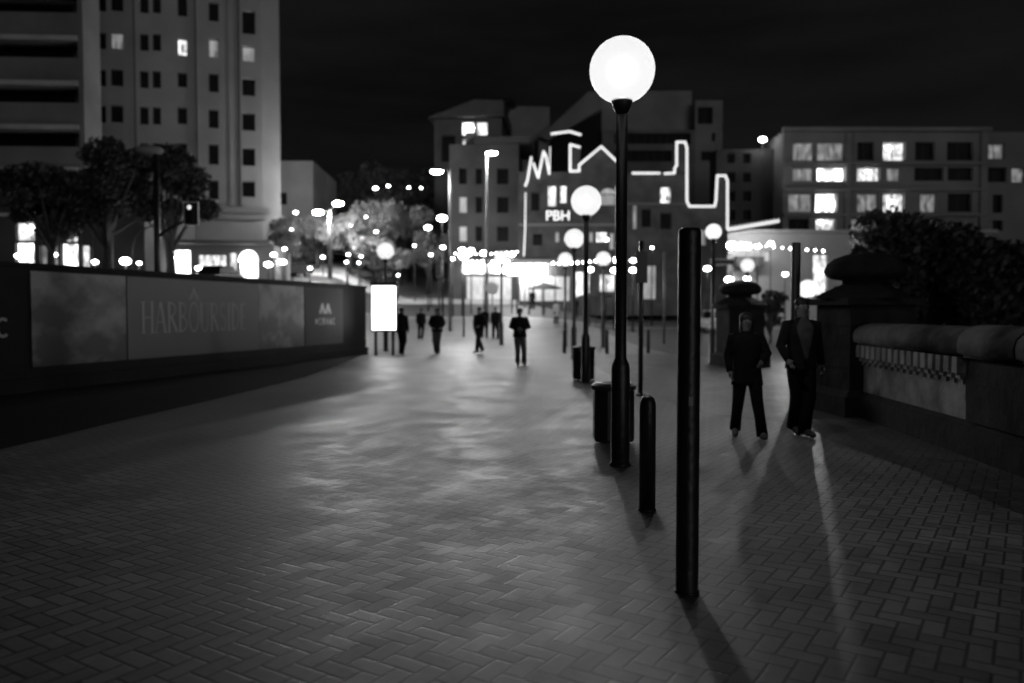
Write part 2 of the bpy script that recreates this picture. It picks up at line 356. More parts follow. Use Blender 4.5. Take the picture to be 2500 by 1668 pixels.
def bin_(label, x, y, w_, h):
    t = thing('litter_bin', label, 'bin', (x, y, 0), 0, 'black litter bins'); a = w_ / 2; c = a * .72
    m = MB(); n0 = [(a, 0), (a, .02)]
    m.rings([(0, 0, .03, a * .94, a * .94), (0, 0, .06, a, a), (0, 0, h - .09, a, a)], 8, True, False); m.build('body', M['black'], t).rotation_euler = (0, 0, R(22.5))
    m = MB(); m.rings([(0, 0, h - .08, a * 1.05, a * 1.05), (0, 0, h - .03, a * 1.05, a * 1.05), (0, 0, h, a * .8, a * .8)], 24, True, False); m.build('rim', M['dark_metal'], t)
    m = MB(); m.lathe([(a * .55, h + .001), (a * .52, h + .004)]); m.build('mouth', M['black_matte'], t)
    m = MB()
    for k in range(4): m.box((a * .7 * math.cos(k * math.pi / 2 + .78), a * .7 * math.sin(k * math.pi / 2 + .78), .015), (.06, .06, .03))
    m.build('foot_plate', M['black'], t)
bin_('near black litter bin standing beside the nearest globe lamp', 1.24, 9.7, .52, .74)
bin_('far black litter bin further up the lamp row', 1.68, 18.7, .54, .8)

# ------------------------------------------------------------ stone piers and parapet
def pier(label, x, y, s=1.0):
    t = thing('stone_pier', label, 'pier', (x, y, 0), R(6), 'domed stone piers'); t.scale = (s,) * 3
    m = MB(); m.box((0, 0, .16), (1.34, 1.34, .32)); m.box((0, 0, .36), (1.24, 1.24, .08), 0, .9); m.build('plinth', M['stone_dark'], t)
    m = MB()
    for k in range(4): m.box((0, 0, .56 + k * .33), (1.06, 1.06, .322))
    m.box((0, 0, 1.0), (1.02, 1.02, 1.3)); m.build('shaft', M['stone_dark'], t)
    m = MB(); m.box((0, 0, 1.76), (1.26, 1.26, .10)); m.rings([(0, 0, 1.81, .84, .84), (0, 0, 1.9, .72, .72), (0, 0, 1.99, .5, .5), (0, 0, 2.05, .36, .36)], 4, True, False); m.build('coping', M['stone_dark'], t)
    c = m; m = MB(); m.lathe([(.34, 2.04), (.34, 2.10), (.52, 2.13), (.60, 2.19), (.62, 2.26), (.58, 2.36), (.47, 2.45), (.30, 2.51), (.1, 2.54), (.002, 2.545)], n=36); m.build('dome_cap', M['stone_dark'], t)
pier('nearer domed stone pier where the parapet ends', 5.62, 12.7)
pier('farther domed stone pier behind the walking woman', 6.75, 23.6)
A = Vector((5.22, 7.2, 0)); B = Vector((5.60, 12.0, 0)); dv = (B - A); L = dv.length; ang = math.atan2(dv.y, dv.x)
t = thing('stone_parapet', 'low stone parapet wall with rounded coping at the right edge', 'parapet wall', A, ang)
m = MB(); m.bb(-3, L, -.02, .34, 0, .34); m.prism([(-3, .34), (L, .34), (L, .40), (-3, .40)], .03, .3); m.build('plinth', M['stone_dark'], t)
m = MB(); m.bb(1.55, L, .10, .28, .40, 1.1)
m.build('wall_panel', M['stone_pale'], t)
m = MB(); x = 1.62
while x < L - .1: m.prism([(x, .92), (x + .12, .92), (x + .12, 1.1), (x, 1.1)], .281, .40); m.prism([(x + .01, .86), (x + .11, .86), (x + .12, .92), (x, .92)], .281, .36); m.prism([(x + .03, .80), (x + .09, .80), (x + .11, .86), (x + .01, .86)], .281, .32); x += .205
m.build('corbel_table', M['stone_pale'], t)
prof = [(-.06, 1.1), (-.06, 1.13), (-.12, 1.15), (-.13, 1.24), (-.11, 1.32), (-.04, 1.39), (.06, 1.43), (.16, 1.44), (.26, 1.43), (.36, 1.39), (.43, 1.32), (.45, 1.24), (.44, 1.15), (.38, 1.13), (.38, 1.1)]
def coping(x0, x1, grow):
    b_ = MB(); k = len(prof)
    for x in (x0, x1): b_.v += [(x, .16 + (y - .16) * grow, 1.1 + (z - 1.1) * grow) for y, z in prof]
    for i in range(k): j = (i + 1) % k; b_.f.append((i, j, k + j, k + i)); b_.mi.append(0); b_.sm.append(True)
    b_.f += [tuple(range(k - 1, -1, -1)), tuple(range(k, 2 * k))]; b_.mi += [0, 0]; b_.sm += [False, False]
    b_.build('coping', M['stone'], t)
coping(1.5, L, 1.0); coping(.36, 1.492, 1.06); coping(-3, .352, 1.03)
m = MB(); m.bb(.38, 1.545, .01, .33, .40, 1.1)
for z in (.62, .86): m.bb(.37, 1.55, .005, .335, z, z + .22)
m.build('end_block', M['stone_dark'], t)
m = MB(); m.bb(-3, .36, .06, .30, .40, 1.1); m.build('wall_panel', M['stone'], t)
m = MB()
for k in range(9): m.bb(-2.9 + k * .36, -2.72 + k * .36, .301, .38, .98, 1.095)
m.build('corbel_table', M['stone'], t)

# ------------------------------------------------------------ hoarding
hd = Vector((4.37, 15.0)).normalized(); HE = Vector((-5.5, 30.0)); HL = 26.0; HO = HE - hd * HL
ha = math.atan2(hd.y, hd.x)
t = thing('site_hoarding', 'long black construction hoarding with printed panels', 'hoarding', (HO.x, HO.y, 0), ha)
def hu(px):   # pixel column -> distance along the hoarding
    r = ray(px, 762); k = r.x / r.y; s = (k * HO.y - HO.x) / (hd.x - k * hd.y); return s
m = MB(); m.bb(0, HL, 0, .12, 0.0, 2.5); m.build('board', M['black_matte'], t)
m = MB(); m.bb(-.05, HL + .02, -.05, .17, 2.5, 2.58); m.build('top_rail', M['black_matte'], t)
m = MB(); m.bb(0, HL, -.10, 0, 0, .28); m.build('kickboard', M['black_matte'], t)
m = MB(); m.bb(HL - .12, HL + .01, .12, 6, 0, 2.5); m.build('return_board', M['black_matte'], t)
U = [hu(v) for v in (75, 308, 630, 742, 836)]
for (a, c, mk, lb) in ((U[0], U[1] - .02, 'print_a', 'printed panel with a dim picture'), (U[1] + .02, U[2], 'print_b', 'grey printed panel with large lettering'), (U[2] + .01, U[3] - .03, 'print_c', 'pale printed panel with a picture'), (U[3] + .03, U[4], 'print_d', 'dark printed panel with a small logo')):
    m = MB(); m.bb(a, c, -.02, 0, .5, 2.42); o = m.build('printed_panel', M[mk], t); o['label'] = lb
def stroke(mb, pts, wd, y=-.026):
    for (x0, z0), (x1, z1) in zip(pts, pts[1:]):
        d = Vector((x1 - x0, z1 - z0)); d.normalize(); nx, nz_ = -d.y * wd / 2, d.x * wd / 2
        mb.q([(x0 - nx, y, z0 - nz_), (x1 - nx, y, z1 - nz_), (x1 + nx, y, z1 + nz_), (x0 + nx, y, z0 + nz_)])
def arc(cx, cz, rx, rz_, a0, a1, n=14): return [(cx + rx * math.cos(R(a0 + (a1 - a0) * i / n)), cz + rz_ * math.sin(R(a0 + (a1 - a0) * i / n))) for i in range(n + 1)]
def letter(ch, mb, x, z, w_, h, K=.085, k=.03):
    X = lambda v: x + v * w_; Z = lambda v: z + v * h; S = lambda pts, wd: stroke(mb, [(X(a), Z(c)) for a, c in pts], wd)
    ser = lambda a, c, s_=.16: S([(a - s_, c), (a + s_, c)], k * .8)
    if ch == 'H': S([(.15, 0), (.15, 1)], K); S([(.85, 0), (.85, 1)], K); S([(.15, .5), (.85, .5)], k); [ser(a, c) for a in (.15, .85) for c in (0, 1)]
    elif ch == 'A': S([(.08, 0), (.46, 1)], k); S([(.5, 1), (.9, 0)], K); S([(.22, .35), (.76, .35)], k); ser(.08, 0); ser(.9, 0)
    elif ch in 'RB':
        S([(.18, 0), (.18, 1)], K); S(arc(.18, .76, .62, .24, 90, -90), k * 1.4); ser(.18, 0); ser(.18, 1)
        if ch == 'R': S([(.4, .52), (.92, 0)], K)
        else: S(arc(.18, .27, .7, .26, 90, -90), k * 1.6)
    elif ch == 'O': S(arc(.5, .5, .42, .5, 0, 360, 28), k * 1.6)
    elif ch == 'U': S([(.15, 1), (.15, .3)] , K); S(arc(.5, .3, .35, .3, 180, 360), k * 1.3); S([(.85, .3), (.85, 1)], k); ser(.15, 1); ser(.85, 1)
    elif ch == 'S': S(arc(.5, .75, .34, .24, 30, 270), k * 1.5); S(arc(.5, .26, .38, .25, 90, -150), k * 1.7)
    elif ch == 'I': S([(.5, 0), (.5, 1)], K); ser(.5, 0, .35); ser(.5, 1, .35)
    elif ch == 'D': S([(.18, 0), (.18, 1)], K); S(arc(.18, .5, .7, .5, 90, -90, 20), k * 1.5); ser(.18, 0); ser(.18, 1)
    elif ch == 'E': S([(.18, 0), (.18, 1)], K); S([(.18, .985), (.8, .985)], k); S([(.18, .52), (.65, .52)], k); S([(.18, .015), (.85, .015)], k)
    elif ch == 'M': S([(.1, 0), (.1, 1), (.5, .25), (.9, 1), (.9, 0)], K)
    elif ch == 'V': S([(.08, 1), (.5, 0), (.92, 1)], K)
    elif ch == 'C': S(arc(.55, .5, .42, .47, 50, 310, 18), K)
m = MB(); u0, u1 = hu(343), hu(603); word = 'HARBOURSIDE'; wid = [1.0, .95, .9, .85, 1.0, .9, .9, .7, .45, .9, .8]; sc_ = (u1 - u0) / (sum(wid) * 1.08)
x = u0
for ch, wv in zip(word, wid): letter(ch, m, x, 1.10, wv * sc_, .74, .07, .022); x += wv * sc_ * 1.08
cx = u0 + sc_ * 1.08 * (sum(wid[:4]) + .5)
stroke(m, [(cx - .2, 1.9)] + [(cx - .16 + i * .04, 1.94 + .16 * math.sin(i / 8 * math.pi)) for i in range(9)] + [(cx + .2, 1.9)], .03); stroke(m, [(cx - .10, 1.92), (cx, 2.22), (cx + .10, 1.92)], .03)
m.build('lettering', M['letter'], t)
m = MB(); c0, c1 = hu(768), hu(818); s_ = (c1 - c0) / 6
for i, ch in enumerate('MIRVAC'): letter(ch, m, c0 + i * s_, 1.18, s_ * .8, .2, .035, .03)
mx = (c0 + c1) / 2
for dx in (-.22, .16): stroke(m, [(mx + dx - .17, 1.55), (mx + dx, 1.88), (mx + dx + .17, 1.55)], .10); stroke(m, [(mx + dx + .0, 1.55), (mx + dx + .0, 1.8)], .05)
m.build('logo', M['letter'], t)
m = MB(); s_ = .38; e = hu(28)
for i, ch in enumerate('MIRVAC'): letter(ch, m, e - (6 - i) * s_, 1.12, s_ * .8, .36, .06, .05)
m.build('logo', M['letter'], t)

# advertising panel at the hoarding's end
p0, p1 = P(905, 762, 29.2), P(969, 762, 29.2)
t = thing('advertising_panel', 'glowing white advertising panel on two legs at the hoarding end', 'light box', ((p0.x + p1.x) / 2, 29.2, 0)); w_ = p1.x - p0.x
m = MB(); m.bb(-w_ / 2, w_ / 2, .02, .2, .88, 2.62); m.build('housing', M['dark_metal'], t)
m = MB(); m.bb(-w_ / 2 + .05, w_ / 2 - .05, .005, .02, .95, 2.55); m.build('light_face', M['panel'], t)
for s_ in (-1, 1): m = MB(); m.bb(s_ * w_ * .33 - .05, s_ * w_ * .33 + .05, .05, .17, 0, .88); m.build('leg', M['dark_metal'], t)
m = MB(); m.bb(-w_ / 2 - .02, w_ / 2 + .02, 0.0, .22, 2.62, 2.7); m.build('cap', M['dark_metal'], t)

# ------------------------------------------------------------ people
def skin_mesh(verts, edges, radii, sub=1):
    me = bpy.data.meshes.new('tmp'); me.from_pydata(verts, edges, []); o = bpy.data.objects.new('tmp', me); col.objects.link(o)
    md = o.modifiers.new('s', 'SKIN'); md.use_smooth_shade = True
    for i, r in enumerate(radii): sv = me.skin_vertices[0].data[i]; sv.radius = (r, r) if isinstance(r, (int, float)) else r; sv.use_root = (i == 0)
    if sub: ms = o.modifiers.new('u', 'SUBSURF'); ms.levels = sub; ms.render_levels = sub
    dg = bpy.context.evaluated_depsgraph_get(); dg.update(); ev = o.evaluated_get(dg); m2 = bpy.data.meshes.new_from_object(ev)
    vs = [v.co.copy() for v in m2.vertices]; fs = [tuple(p.vertices) for p in m2.polygons]
    bpy.data.objects.remove(o); bpy.data.meshes.remove(me); bpy.data.meshes.remove(m2); return vs, fs
def add_vf(mb, vs, fs):
    b_ = len(mb.v); mb.v += [tuple(v) for v in vs]
    for f in fs: mb.f.append(tuple(b_ + i for i in f)); mb.mi.append(mb.cur); mb.sm.append(True)
BASE = dict(pel=(0, 0, .95), bel=(0, 0, 1.1), che=(0, 0, 1.3), nb=(0, .01, 1.45), nk=(0, 0, 1.51), h0=(0, -.01, 1.57), h1=(0, -.015, 1.645), h2=(0, 0, 1.70),
    shL=(.18, .01, 1.41), elL=(.235, .03, 1.14), wrL=(.24, -.05, .91), shR=(-.18, .01, 1.41), elR=(-.235, .03, 1.14), wrR=(-.24, -.05, .91),
    hiL=(.09, 0, .90), knL=(.11, -.01, .50), anL=(.12, .04, .09), toL=(.135, -.13, .035), hiR=(-.09, 0, .90), knR=(-.11, -.01, .50), anR=(-.12, .04, .09), toR=(-.135, -.13, .035))
RAD = dict(pel=.13, bel=.12, che=.135, nb=.07, nk=.052, h0=.066, h1=.088, h2=.075, sh=.06, el=.042, wr=.028, hi=.085, kn=.055, an=.038, to=.032)
def person(label, x, y, h, rz=0, pose=None, jacket='cloth_black', trousers='cloth_dark', shoe='shoe', long=0.0, open_front=None, wide=1.0, hair='short', group=None, hood=False):
    J = dict(BASE); J.update(pose or {}); J = {k: Vector(v) for k, v in J.items()}
    t = thing('person', label, 'person', (x, y, H(x, y)), rz, group); t.scale = (h / 1.775,) * 3
    keys = list(J); idx = {k: i for i, k in enumerate(keys)}
    E = [('pel', 'bel'), ('bel', 'che'), ('che', 'nb'), ('nb', 'nk'), ('nk', 'h0'), ('h0', 'h1'), ('h1', 'h2')]
    for s_ in 'LR': E += [('che', 'sh' + s_), ('sh' + s_, 'el' + s_), ('el' + s_, 'wr' + s_), ('pel', 'hi' + s_), ('hi' + s_, 'kn' + s_), ('kn' + s_, 'an' + s_), ('an' + s_, 'to' + s_)]
    mb = MB(); rr = [RAD.get(k, RAD.get(k[:2])) for k in keys]
    vs, fs = skin_mesh([tuple(J[k]) for k in keys], [(idx[a], idx[c]) for a, c in E], rr, 1); add_vf(mb, vs, fs)
    for s_, sg in (('L', 1), ('R', -1)):   # hands: palm and five fingers
        d = (J['wr' + s_] - J['el' + s_]).normalized(); side = Vector((sg, 0, 0)); side = (side - d * side.dot(d)).normalized(); fw = d.cross(side) * sg
        if fw.y > 0: fw = -fw
        o = J['wr' + s_]; pal = o + d * .055
        V_ = [tuple(o - d * .01), tuple(pal), tuple(pal + d * .03)]; vs, fs = skin_mesh(V_, [(0, 1), (1, 2)], [.026, (.034, .034), .030], 1); add_vf(mb, vs, fs)
        for k, ln in enumerate((.066, .076, .072, .056)):
            off = fw * (.027 - k * .018); c0_ = pal + d * .025 + off; c1_ = c0_ + d * ln * .55 - side * .006; c2_ = c1_ + d * ln * .4 - side * (.018 + .004 * k)
            vs, fs = skin_mesh([tuple(c0_), tuple(c1_), tuple(c2_)], [(0, 1), (1, 2)], [.0095, .0085, .007], 1); add_vf(mb, vs, fs)
        c0_ = pal - d * .02 + fw * .028; c1_ = c0_ + fw * .028 + d * .022; c2_ = c1_ + d * .03 - side * .01
        vs, fs = skin_mesh([tuple(c0_), tuple(c1_), tuple(c2_)], [(0, 1), (1, 2)], [.012, .0105, .009], 1); add_vf(mb, vs, fs)
    hc = J['h1']
    mb.rings([(hc.x, hc.y - .085, hc.z - .035, .012, .018), (hc.x, hc.y - .088, hc.z - .025, .014, .02), (hc.x, hc.y - .082, hc.z + .015, .006, .01)], 8)
    for sg in ((-1, 1) if hair != 'long' else ()): mb.ell((hc.x + sg * .083, hc.y + .005, hc.z - .01), (.012, .022, .034), 10, 6)
    mb.cur = 1
    for sg in (-1, 1): mb.ell((hc.x + sg * .032, hc.y - .083, hc.z + .012), (.011, .006, .005), 8, 5)
    mb.ell((hc.x, hc.y - .078, hc.z - .065), (.024, .008, .005), 8, 5)
    mb.build('body', [M['skin'], M['eye']], t)
    # hair
    m = MB()
    if hair == 'short': m.ell((hc.x, hc.y + .03, hc.z + .045), (.09, .096, .08), 18, 10)
    elif hair == 'long': m.ell((hc.x, hc.y + .04, hc.z + .035), (.108, .104, .10), 18, 10); m.rings([(hc.x, hc.y + .05, hc.z - .2, .085, .05), (hc.x, hc.y + .055, hc.z - .1, .105, .07), (hc.x, hc.y + .04, hc.z + .03, .1, .085)], 16)
    if hair == 'none': pass
    else: m.build('hair', M['hair'], t)
    # jacket
    m = MB(); zc = J['che'].z - 1.3; W = wide; sx = (J['che'].x + J['nb'].x) / 2; sy = J['che'].y
    lo = .86 - long; og = 1 if open_front else 0; px_, py_ = J['pel'].x, J['pel'].y
    def ring(z, rx, ry, f): return (px_ + (sx - px_) * f, py_ + (sy - py_) * f, z, rx * W, ry * W)
    OR = ([ring(lo, .188 + long * .08, .135, 0), ring(lo + .05, .185 + long * .05, .135, 0), ring(.98, .170, .128, .1), ring(1.10, .163, .124, .4), ring(1.25, .185, .132, .8), ring(1.36, .205, .125, 1), ring(1.42, .195, .105, 1), ring(1.46, .13, .085, 1), ring(1.485, .08, .07, 1), ring(1.51, .072, .068, 1)])
    if og: m.open_rings(OR, 30)
    else: m.rings(OR, 28)
    for s_ in 'LR':
        a, e_, w2 = J['sh' + s_], J['el' + s_], J['wr' + s_]
        m.tube([a + (J['che'] - a) * .25 + Vector((0, 0, .02)), a, a.lerp(e_, .5), e_, e_.lerp(w2, .5), w2], [.075 * W, .078 * W, .064 * W, .056 * W, .05 * W, .043], 14)
    if hood: m.ell((J['nb'].x, J['nb'].y + .05, 1.50), (.13, .1, .07))
    m.build('jacket', M[jacket], t)
    # trousers
    m = MB(); m.rings([(px_, py_, .78, .15, .11), (px_, py_, .86, .165, .122), (px_, py_, .98, .155, .118)], 24)
    for s_ in 'LR':
        hi, kn, an = J['hi' + s_], J['kn' + s_], J['an' + s_]
        m.tube([hi + Vector((0, 0, .03)), hi.lerp(kn, .35), kn, kn.lerp(an, .5), an + Vector((0, 0, -.045))], [.100, .098, .082, .074, .080], 16)
    m.build('trousers', M[trousers], t)
    for s_ in 'LR':
        m = MB(); an, to = J['an' + s_], J['to' + s_]; mid = an.lerp(to, .5); z = min(an.z - .05, to.z)
        m.tube([an + Vector((0, .045, -.045)), an + Vector((0, .0, -.04)), mid + Vector((0, 0, -.012)), to + Vector((0, -.02, .0)), to + Vector((0, -.06, -.006))], [.036, .046, .046, .04, .018], 12); m.build('shoe', M[shoe], t)
    if open_front:
        m = MB(); m.rings([(px_, py_, .93, .150, .112), (px_, py_, 1.0, .148, .11), ring(1.10, .150 / W, .113, .4), ring(1.25, .168 / W, .120, .8), ring(1.36, .185 / W, .108, 1), ring(1.42, .16 / W, .095, 1), ring(1.46, .11 / W, .08, 1), ring(1.50, .065 / W, .062, 1), ring(1.52, .062 / W, .06, 1)], 24); m.build('shirt', M[open_front], t)
        m = MB(); m.rings([(px_, py_ - .002, .925, .156, .122), (px_, py_ - .002, .96, .155, .12)], 24); m.build('belt', M['cloth_black'], t)
    return t
GX = lambda px, D: (px - 1250) / FPX * D
person('woman in a black coat walking beside the suited man, hair tied back', GX(1822, 10.2), 10.2, 1.60, R(-12),
       dict(pel=(.02, 0, .95), hiL=(.11, 0, .9), hiR=(-.07, 0, .9), knL=(.15, -.13, .51), anL=(.22, -.16, .08), toL=(.24, -.33, .05), knR=(-.10, -.0, .5), anR=(-.13, .14, .13), toR=(-.14, .0, .03),
            elL=(.29, -.02, 1.18), wrL=(.20, -.22, 1.08), elR=(-.25, .05, 1.14), wrR=(-.22, -.06, .93), h1=(.01, -.02, 1.645)),
       'cloth_black', 'cloth_black', 'shoe_pale', .12, hair='long', wide=1.13)
person('man in a dark open suit jacket and grey shirt walking towards the camera', GX(1957, 10.3), 10.3, 1.80, R(8),
       dict(pel=(0, 0, .95), knL=(.065, -.10, .51), anL=(.02, -.06, .09), toL=(.04, -.23, .04), knR=(-.06, -.02, .50), anR=(-.02, .16, .13), toR=(-.02, .02, .03),
            elL=(.27, .08, 1.15), wrL=(.30, .04, .90), elR=(-.29, -.02, 1.15), wrR=(-.27, -.18, .98)),
       'cloth_dark', 'cloth_black', 'shoe', .0, 'cloth_mid', 1.1)
grp = 'people walking on the far promenade'
person('dark hooded walker beside the glowing advertising panel', GX(981, 30), 30, 1.78, R(160), dict(knL=(.1, -.12, .5), anL=(.1, -.1, .09), toL=(.1, -.27, .04), anR=(-.1, .2, .15), toR=(-.1, .06, .05)), 'cloth_dark', 'cloth_black', wide=1.15, hood=True, group=grp)
person('small distant walker left of the man with a folded arm', GX(1028, 43), 43, 1.68, R(20), dict(anL=(.06, .1, .1), toL=(.06, -.05, .04)), 'cloth_black', 'cloth_black', wide=1.1, group=grp)
person('round shouldered walker in a dark padded jacket and lighter trousers', GX(1067, 30.5), 30.5, 1.76, R(5), dict(elL=(.28, .02, 1.16), wrL=(.16, -.16, 1.02), elR=(-.28, .02, 1.16), wrR=(-.16, -.16, 1.02), knL=(.05, -.04, .5), anL=(.03, 0, .09), toL=(.03, -.17, .035), anR=(-.04, .15, .12), toR=(-.04, .0, .03)), 'cloth_black', 'cloth_mid', wide=1.2, group=grp)
person('striding walker leaning forward left of the distant pair', GX(1170, 30.5), 30.5, 1.80, R(-35), dict(elL=(.3, -.04, 1.17), wrL=(.17, -.2, 1.06), elR=(-.3, .1, 1.15), wrR=(-.3, .1, .93), knL=(.08, -.2, .52), anL=(.1, -.28, .12), toL=(.1, -.44, .08), knR=(-.06, .05, .5), anR=(-.04, .26, .16), toR=(-.05, .14, .05)), 'cloth_black', 'cloth_dark', wide=1.08, group=grp)
person('distant walker in black standing just right of the striding one', GX(1210, 43), 43, 1.76, 0, None, 'cloth_black', 'cloth_black', wide=1.15, group=grp)
person('distant walker half hidden behind the striding one', GX(1183, 44), 44, 1.74, R(10), None, 'cloth_dark', 'cloth_dark', group=grp)
person('man in a padded jacket looking at a phone in both hands', GX(1269, 24), 24, 1.74, 0, dict(elL=(.28, -.02, 1.17), wrL=(.05, -.27, 1.12), elR=(-.28, -.02, 1.17), wrR=(-.05, -.27, 1.12), h0=(0, -.03, 1.565), h1=(0, -.06, 1.63), h2=(0, -.04, 1.69), knL=(.13, -.08, .5), anL=(.14, -.02, .09), toL=(.15, -.18, .04), knR=(-.06, -.02, .5), anR=(-.06, .1, .12), toR=(-.06, -.04, .03)), 'cloth_black', 'cloth_mid', wide=1.15, group=grp)
q = thing('phone', 'small lit phone held by the man in the padded jacket', 'phone', (GX(1269, 24), 23.65, 1.05))
m = MB(); m.box((0, 0, 0), (.075, .01, .15)); m.build('case', M['black'], q); m = MB(); m.box((0, .006, 0), (.066, .002, .135)); m.build('screen', M['lit'], q)
person('dark haired woman in a long pale coat by the shopfront', GX(1358, 57), 57, 1.68, R(30), None, 'cloth_pale', 'cloth_mid', long=.3, hair='long')
person('figure in dark clothes standing under the shop awning', GX(1300, 68), 68, 1.72, R(10), None, 'cloth_dark', 'cloth_dark')
person('figure in black beneath the pub awning corner', GX(1405, 66), 66, 1.75, R(-20), None, 'cloth_black', 'cloth_dark', long=.1)

# ------------------------------------------------------------ trees
def leafmesh(name, lobes, n, size, seed, m_):
    rnd = random.Random(seed); mb = MB(); tot = sum(l_[3] ** 2 for l_ in lobes)
    for (cx_, cy_, cz_, r_, fl) in lobes:
        for _ in range(int(n * r_ ** 2 / tot)):
            d = Vector((rnd.gauss(0, 1), rnd.gauss(0, 1), rnd.gauss(0, 1))).normalized()
            rad = r_ * (rnd.random() ** .35) * rnd.uniform(.82, 1.12)
            c = Vector((cx_, cy_, cz_)) + Vector((d.x * rad, d.y * rad, d.z * rad * fl))
            a = Vector((rnd.gauss(0, 1), rnd.gauss(0, 1), rnd.gauss(0, 1))).normalized(); u_ = a.orthogonal().normalized(); v_ = a.cross(u_)
            s1 = size * .8 * rnd.uniform(.4, 1.3); s2 = s1 * .55
            mb.q([c - u_ * s1, c + v_ * s2, c + u_ * s1, c - v_ * s2])
    return mb
def tree(name, label, x, y, z, height, spread, leafk, n=5000, seed=1, size=.2, group=None, trunk_h=.35, fl=.8):
    t = thing(name, label, 'tree', (x, y, z), 0, group); rnd = random.Random(seed)
    th = height * trunk_h; mb = MB(); r0 = height * .03
    mb.tube([(0, 0, -.1), (rnd.uniform(-.1, .1), rnd.uniform(-.1, .1), th * .5), (rnd.uniform(-.2, .2), 0, th), (rnd.uniform(-.4, .4), 0, height * .75)], [r0 * 1.3, r0, r0 * .85, r0 * .3], 9)
    lobes = []; k = 20
    for i in range(k):
        a = i * 2.4 + rnd.random(); rr_ = spread * (.2 + .62 * rnd.random()); hz = th + (height - th) * (.25 + .55 * rnd.random())
        c = (math.cos(a) * rr_, math.sin(a) * rr_, hz); r_ = spread * rnd.uniform(.16, .40); lobes.append((*c, r_, fl))
        mb.tube([(0, 0, th * rnd.uniform(.7, 1.0)), (c[0] * .5, c[1] * .5, (th + hz) * .5), c], [r0 * .5, r0 * .32, r0 * .1], 6)
    lobes.append((0, 0, height - spread * .4, spread * .42, fl))
    mb.build('trunk', M['bark'], t)
    leafmesh('crown', lobes, n, size, seed + 9, None).build('crown', M[leafk], t)
    return t
def ptree(name, label, px, pybase_z, D, topy, spread_px, leafk, **k):
    x = P(px, 762, D).x; z = H(x, D); top = P(px, topy, D).z; return tree(name, label, x, D, z, top - z, spread_px * D / FPX, leafk, **k)
g_ = 'street trees behind the hoarding'
ptree('street_tree', 'dark street tree leftmost, in front of the balconies', 130, 0, 46, 395, 120, 'leaf_dark', seed=3, group=g_, n=13000)
ptree('street_tree', 'tall dark street tree in front of the tower base', 265, 0, 47, 325, 135, 'leaf_dark', seed=5, group=g_, n=14000)
ptree('street_tree', 'dark street tree behind the traffic signal arm', 420, 0, 49, 345, 110, 'leaf_dark', seed=8, group=g_, n=13000)
ptree('street_tree', 'small lit tree right of the tower corner', 690, 0, 66, 530, 60, 'leaf_floodlit', seed=11, n=5000, size=.16)
ptree('street_tree', 'pale floodlit tree on the slope behind the double street lamp', 915, 0, 82, 478, 95, 'leaf_floodlit', seed=13, n=6000, size=.22)
ptree('street_tree', 'pale floodlit tree left of the double street lamp pole', 852, 0, 78, 525, 100, 'leaf_floodlit', seed=15, n=6000, size=.22)
ptree('hill_tree', 'broad dark tree on the hill beyond the tower', 860, 0, 112, 415, 110, 'leaf', seed=17, n=7000, size=.35)
ptree('hill_tree', 'dark tree crowning the hill below the bright street lamp', 980, 0, 108, 400, 105, 'leaf', seed=19, n=7000, size=.35)
ptree('hill_tree', 'low dark tree on the hill beside the corner building', 1045, 0, 98, 490, 90, 'leaf', seed=21, n=6000, size=.3)
ptree('hill_tree', 'low dark tree near the foot of the hill', 770, 0, 100, 560, 90, 'leaf', seed=25, n=5000, size=.3)
ptree('quay_tree', 'big dark spreading tree beyond the stone parapet', 2295, 0, 25, 540, 225, 'leaf_dark', seed=31, n=34000, size=.16, trunk_h=.12, fl=.95)
ptree('quay_tree', 'lower dark tree filling the right edge beyond the parapet', 2480, 0, 24, 600, 170, 'leaf_dark', seed=33, n=9000, size=.17, trunk_h=.2)
ptree('quay_tree', 'small dark tree behind the nearer domed pier', 2150, 0, 24, 605, 115, 'leaf_dark', seed=35, n=14000, size=.15, trunk_h=.12)
ptree('shrub_tree', 'low clipped shrub between the two domed piers', 1880, 0, 40, 705, 50, 'leaf_dark', seed=37, n=2500, size=.14, trunk_h=.2)

ptree('street_tree', 'large pale floodlit tree filling the slope right of the double lamp', 975, 0, 84, 505, 95, 'leaf_floodlit', seed=51, n=6000, size=.25)
ptree('street_tree', 'pale floodlit tree low behind the panel globe', 925, 0, 76, 575, 85, 'leaf_floodlit', seed=52, n=5000, size=.22)
ptree('street_tree', 'grey half lit tree behind the far traffic signal', 1045, 0, 80, 560, 70, 'leaf_halflit', seed=53, n=5000, size=.24)
ptree('street_tree', 'grey half lit tree between the side block and the double lamp', 775, 0, 80, 520, 75, 'leaf_halflit', seed=54, n=5000, size=.24)
ptree('hill_tree', 'half lit tree at the foot of the hill below the large lamp', 1000, 0, 88, 560, 80, 'leaf', seed=43, n=5000, size=.25)
ptree('hill_tree', 'half lit tree right of the double street lamp', 765, 0, 84, 600, 60, 'leaf_floodlit', seed=44, n=4000, size=.22)
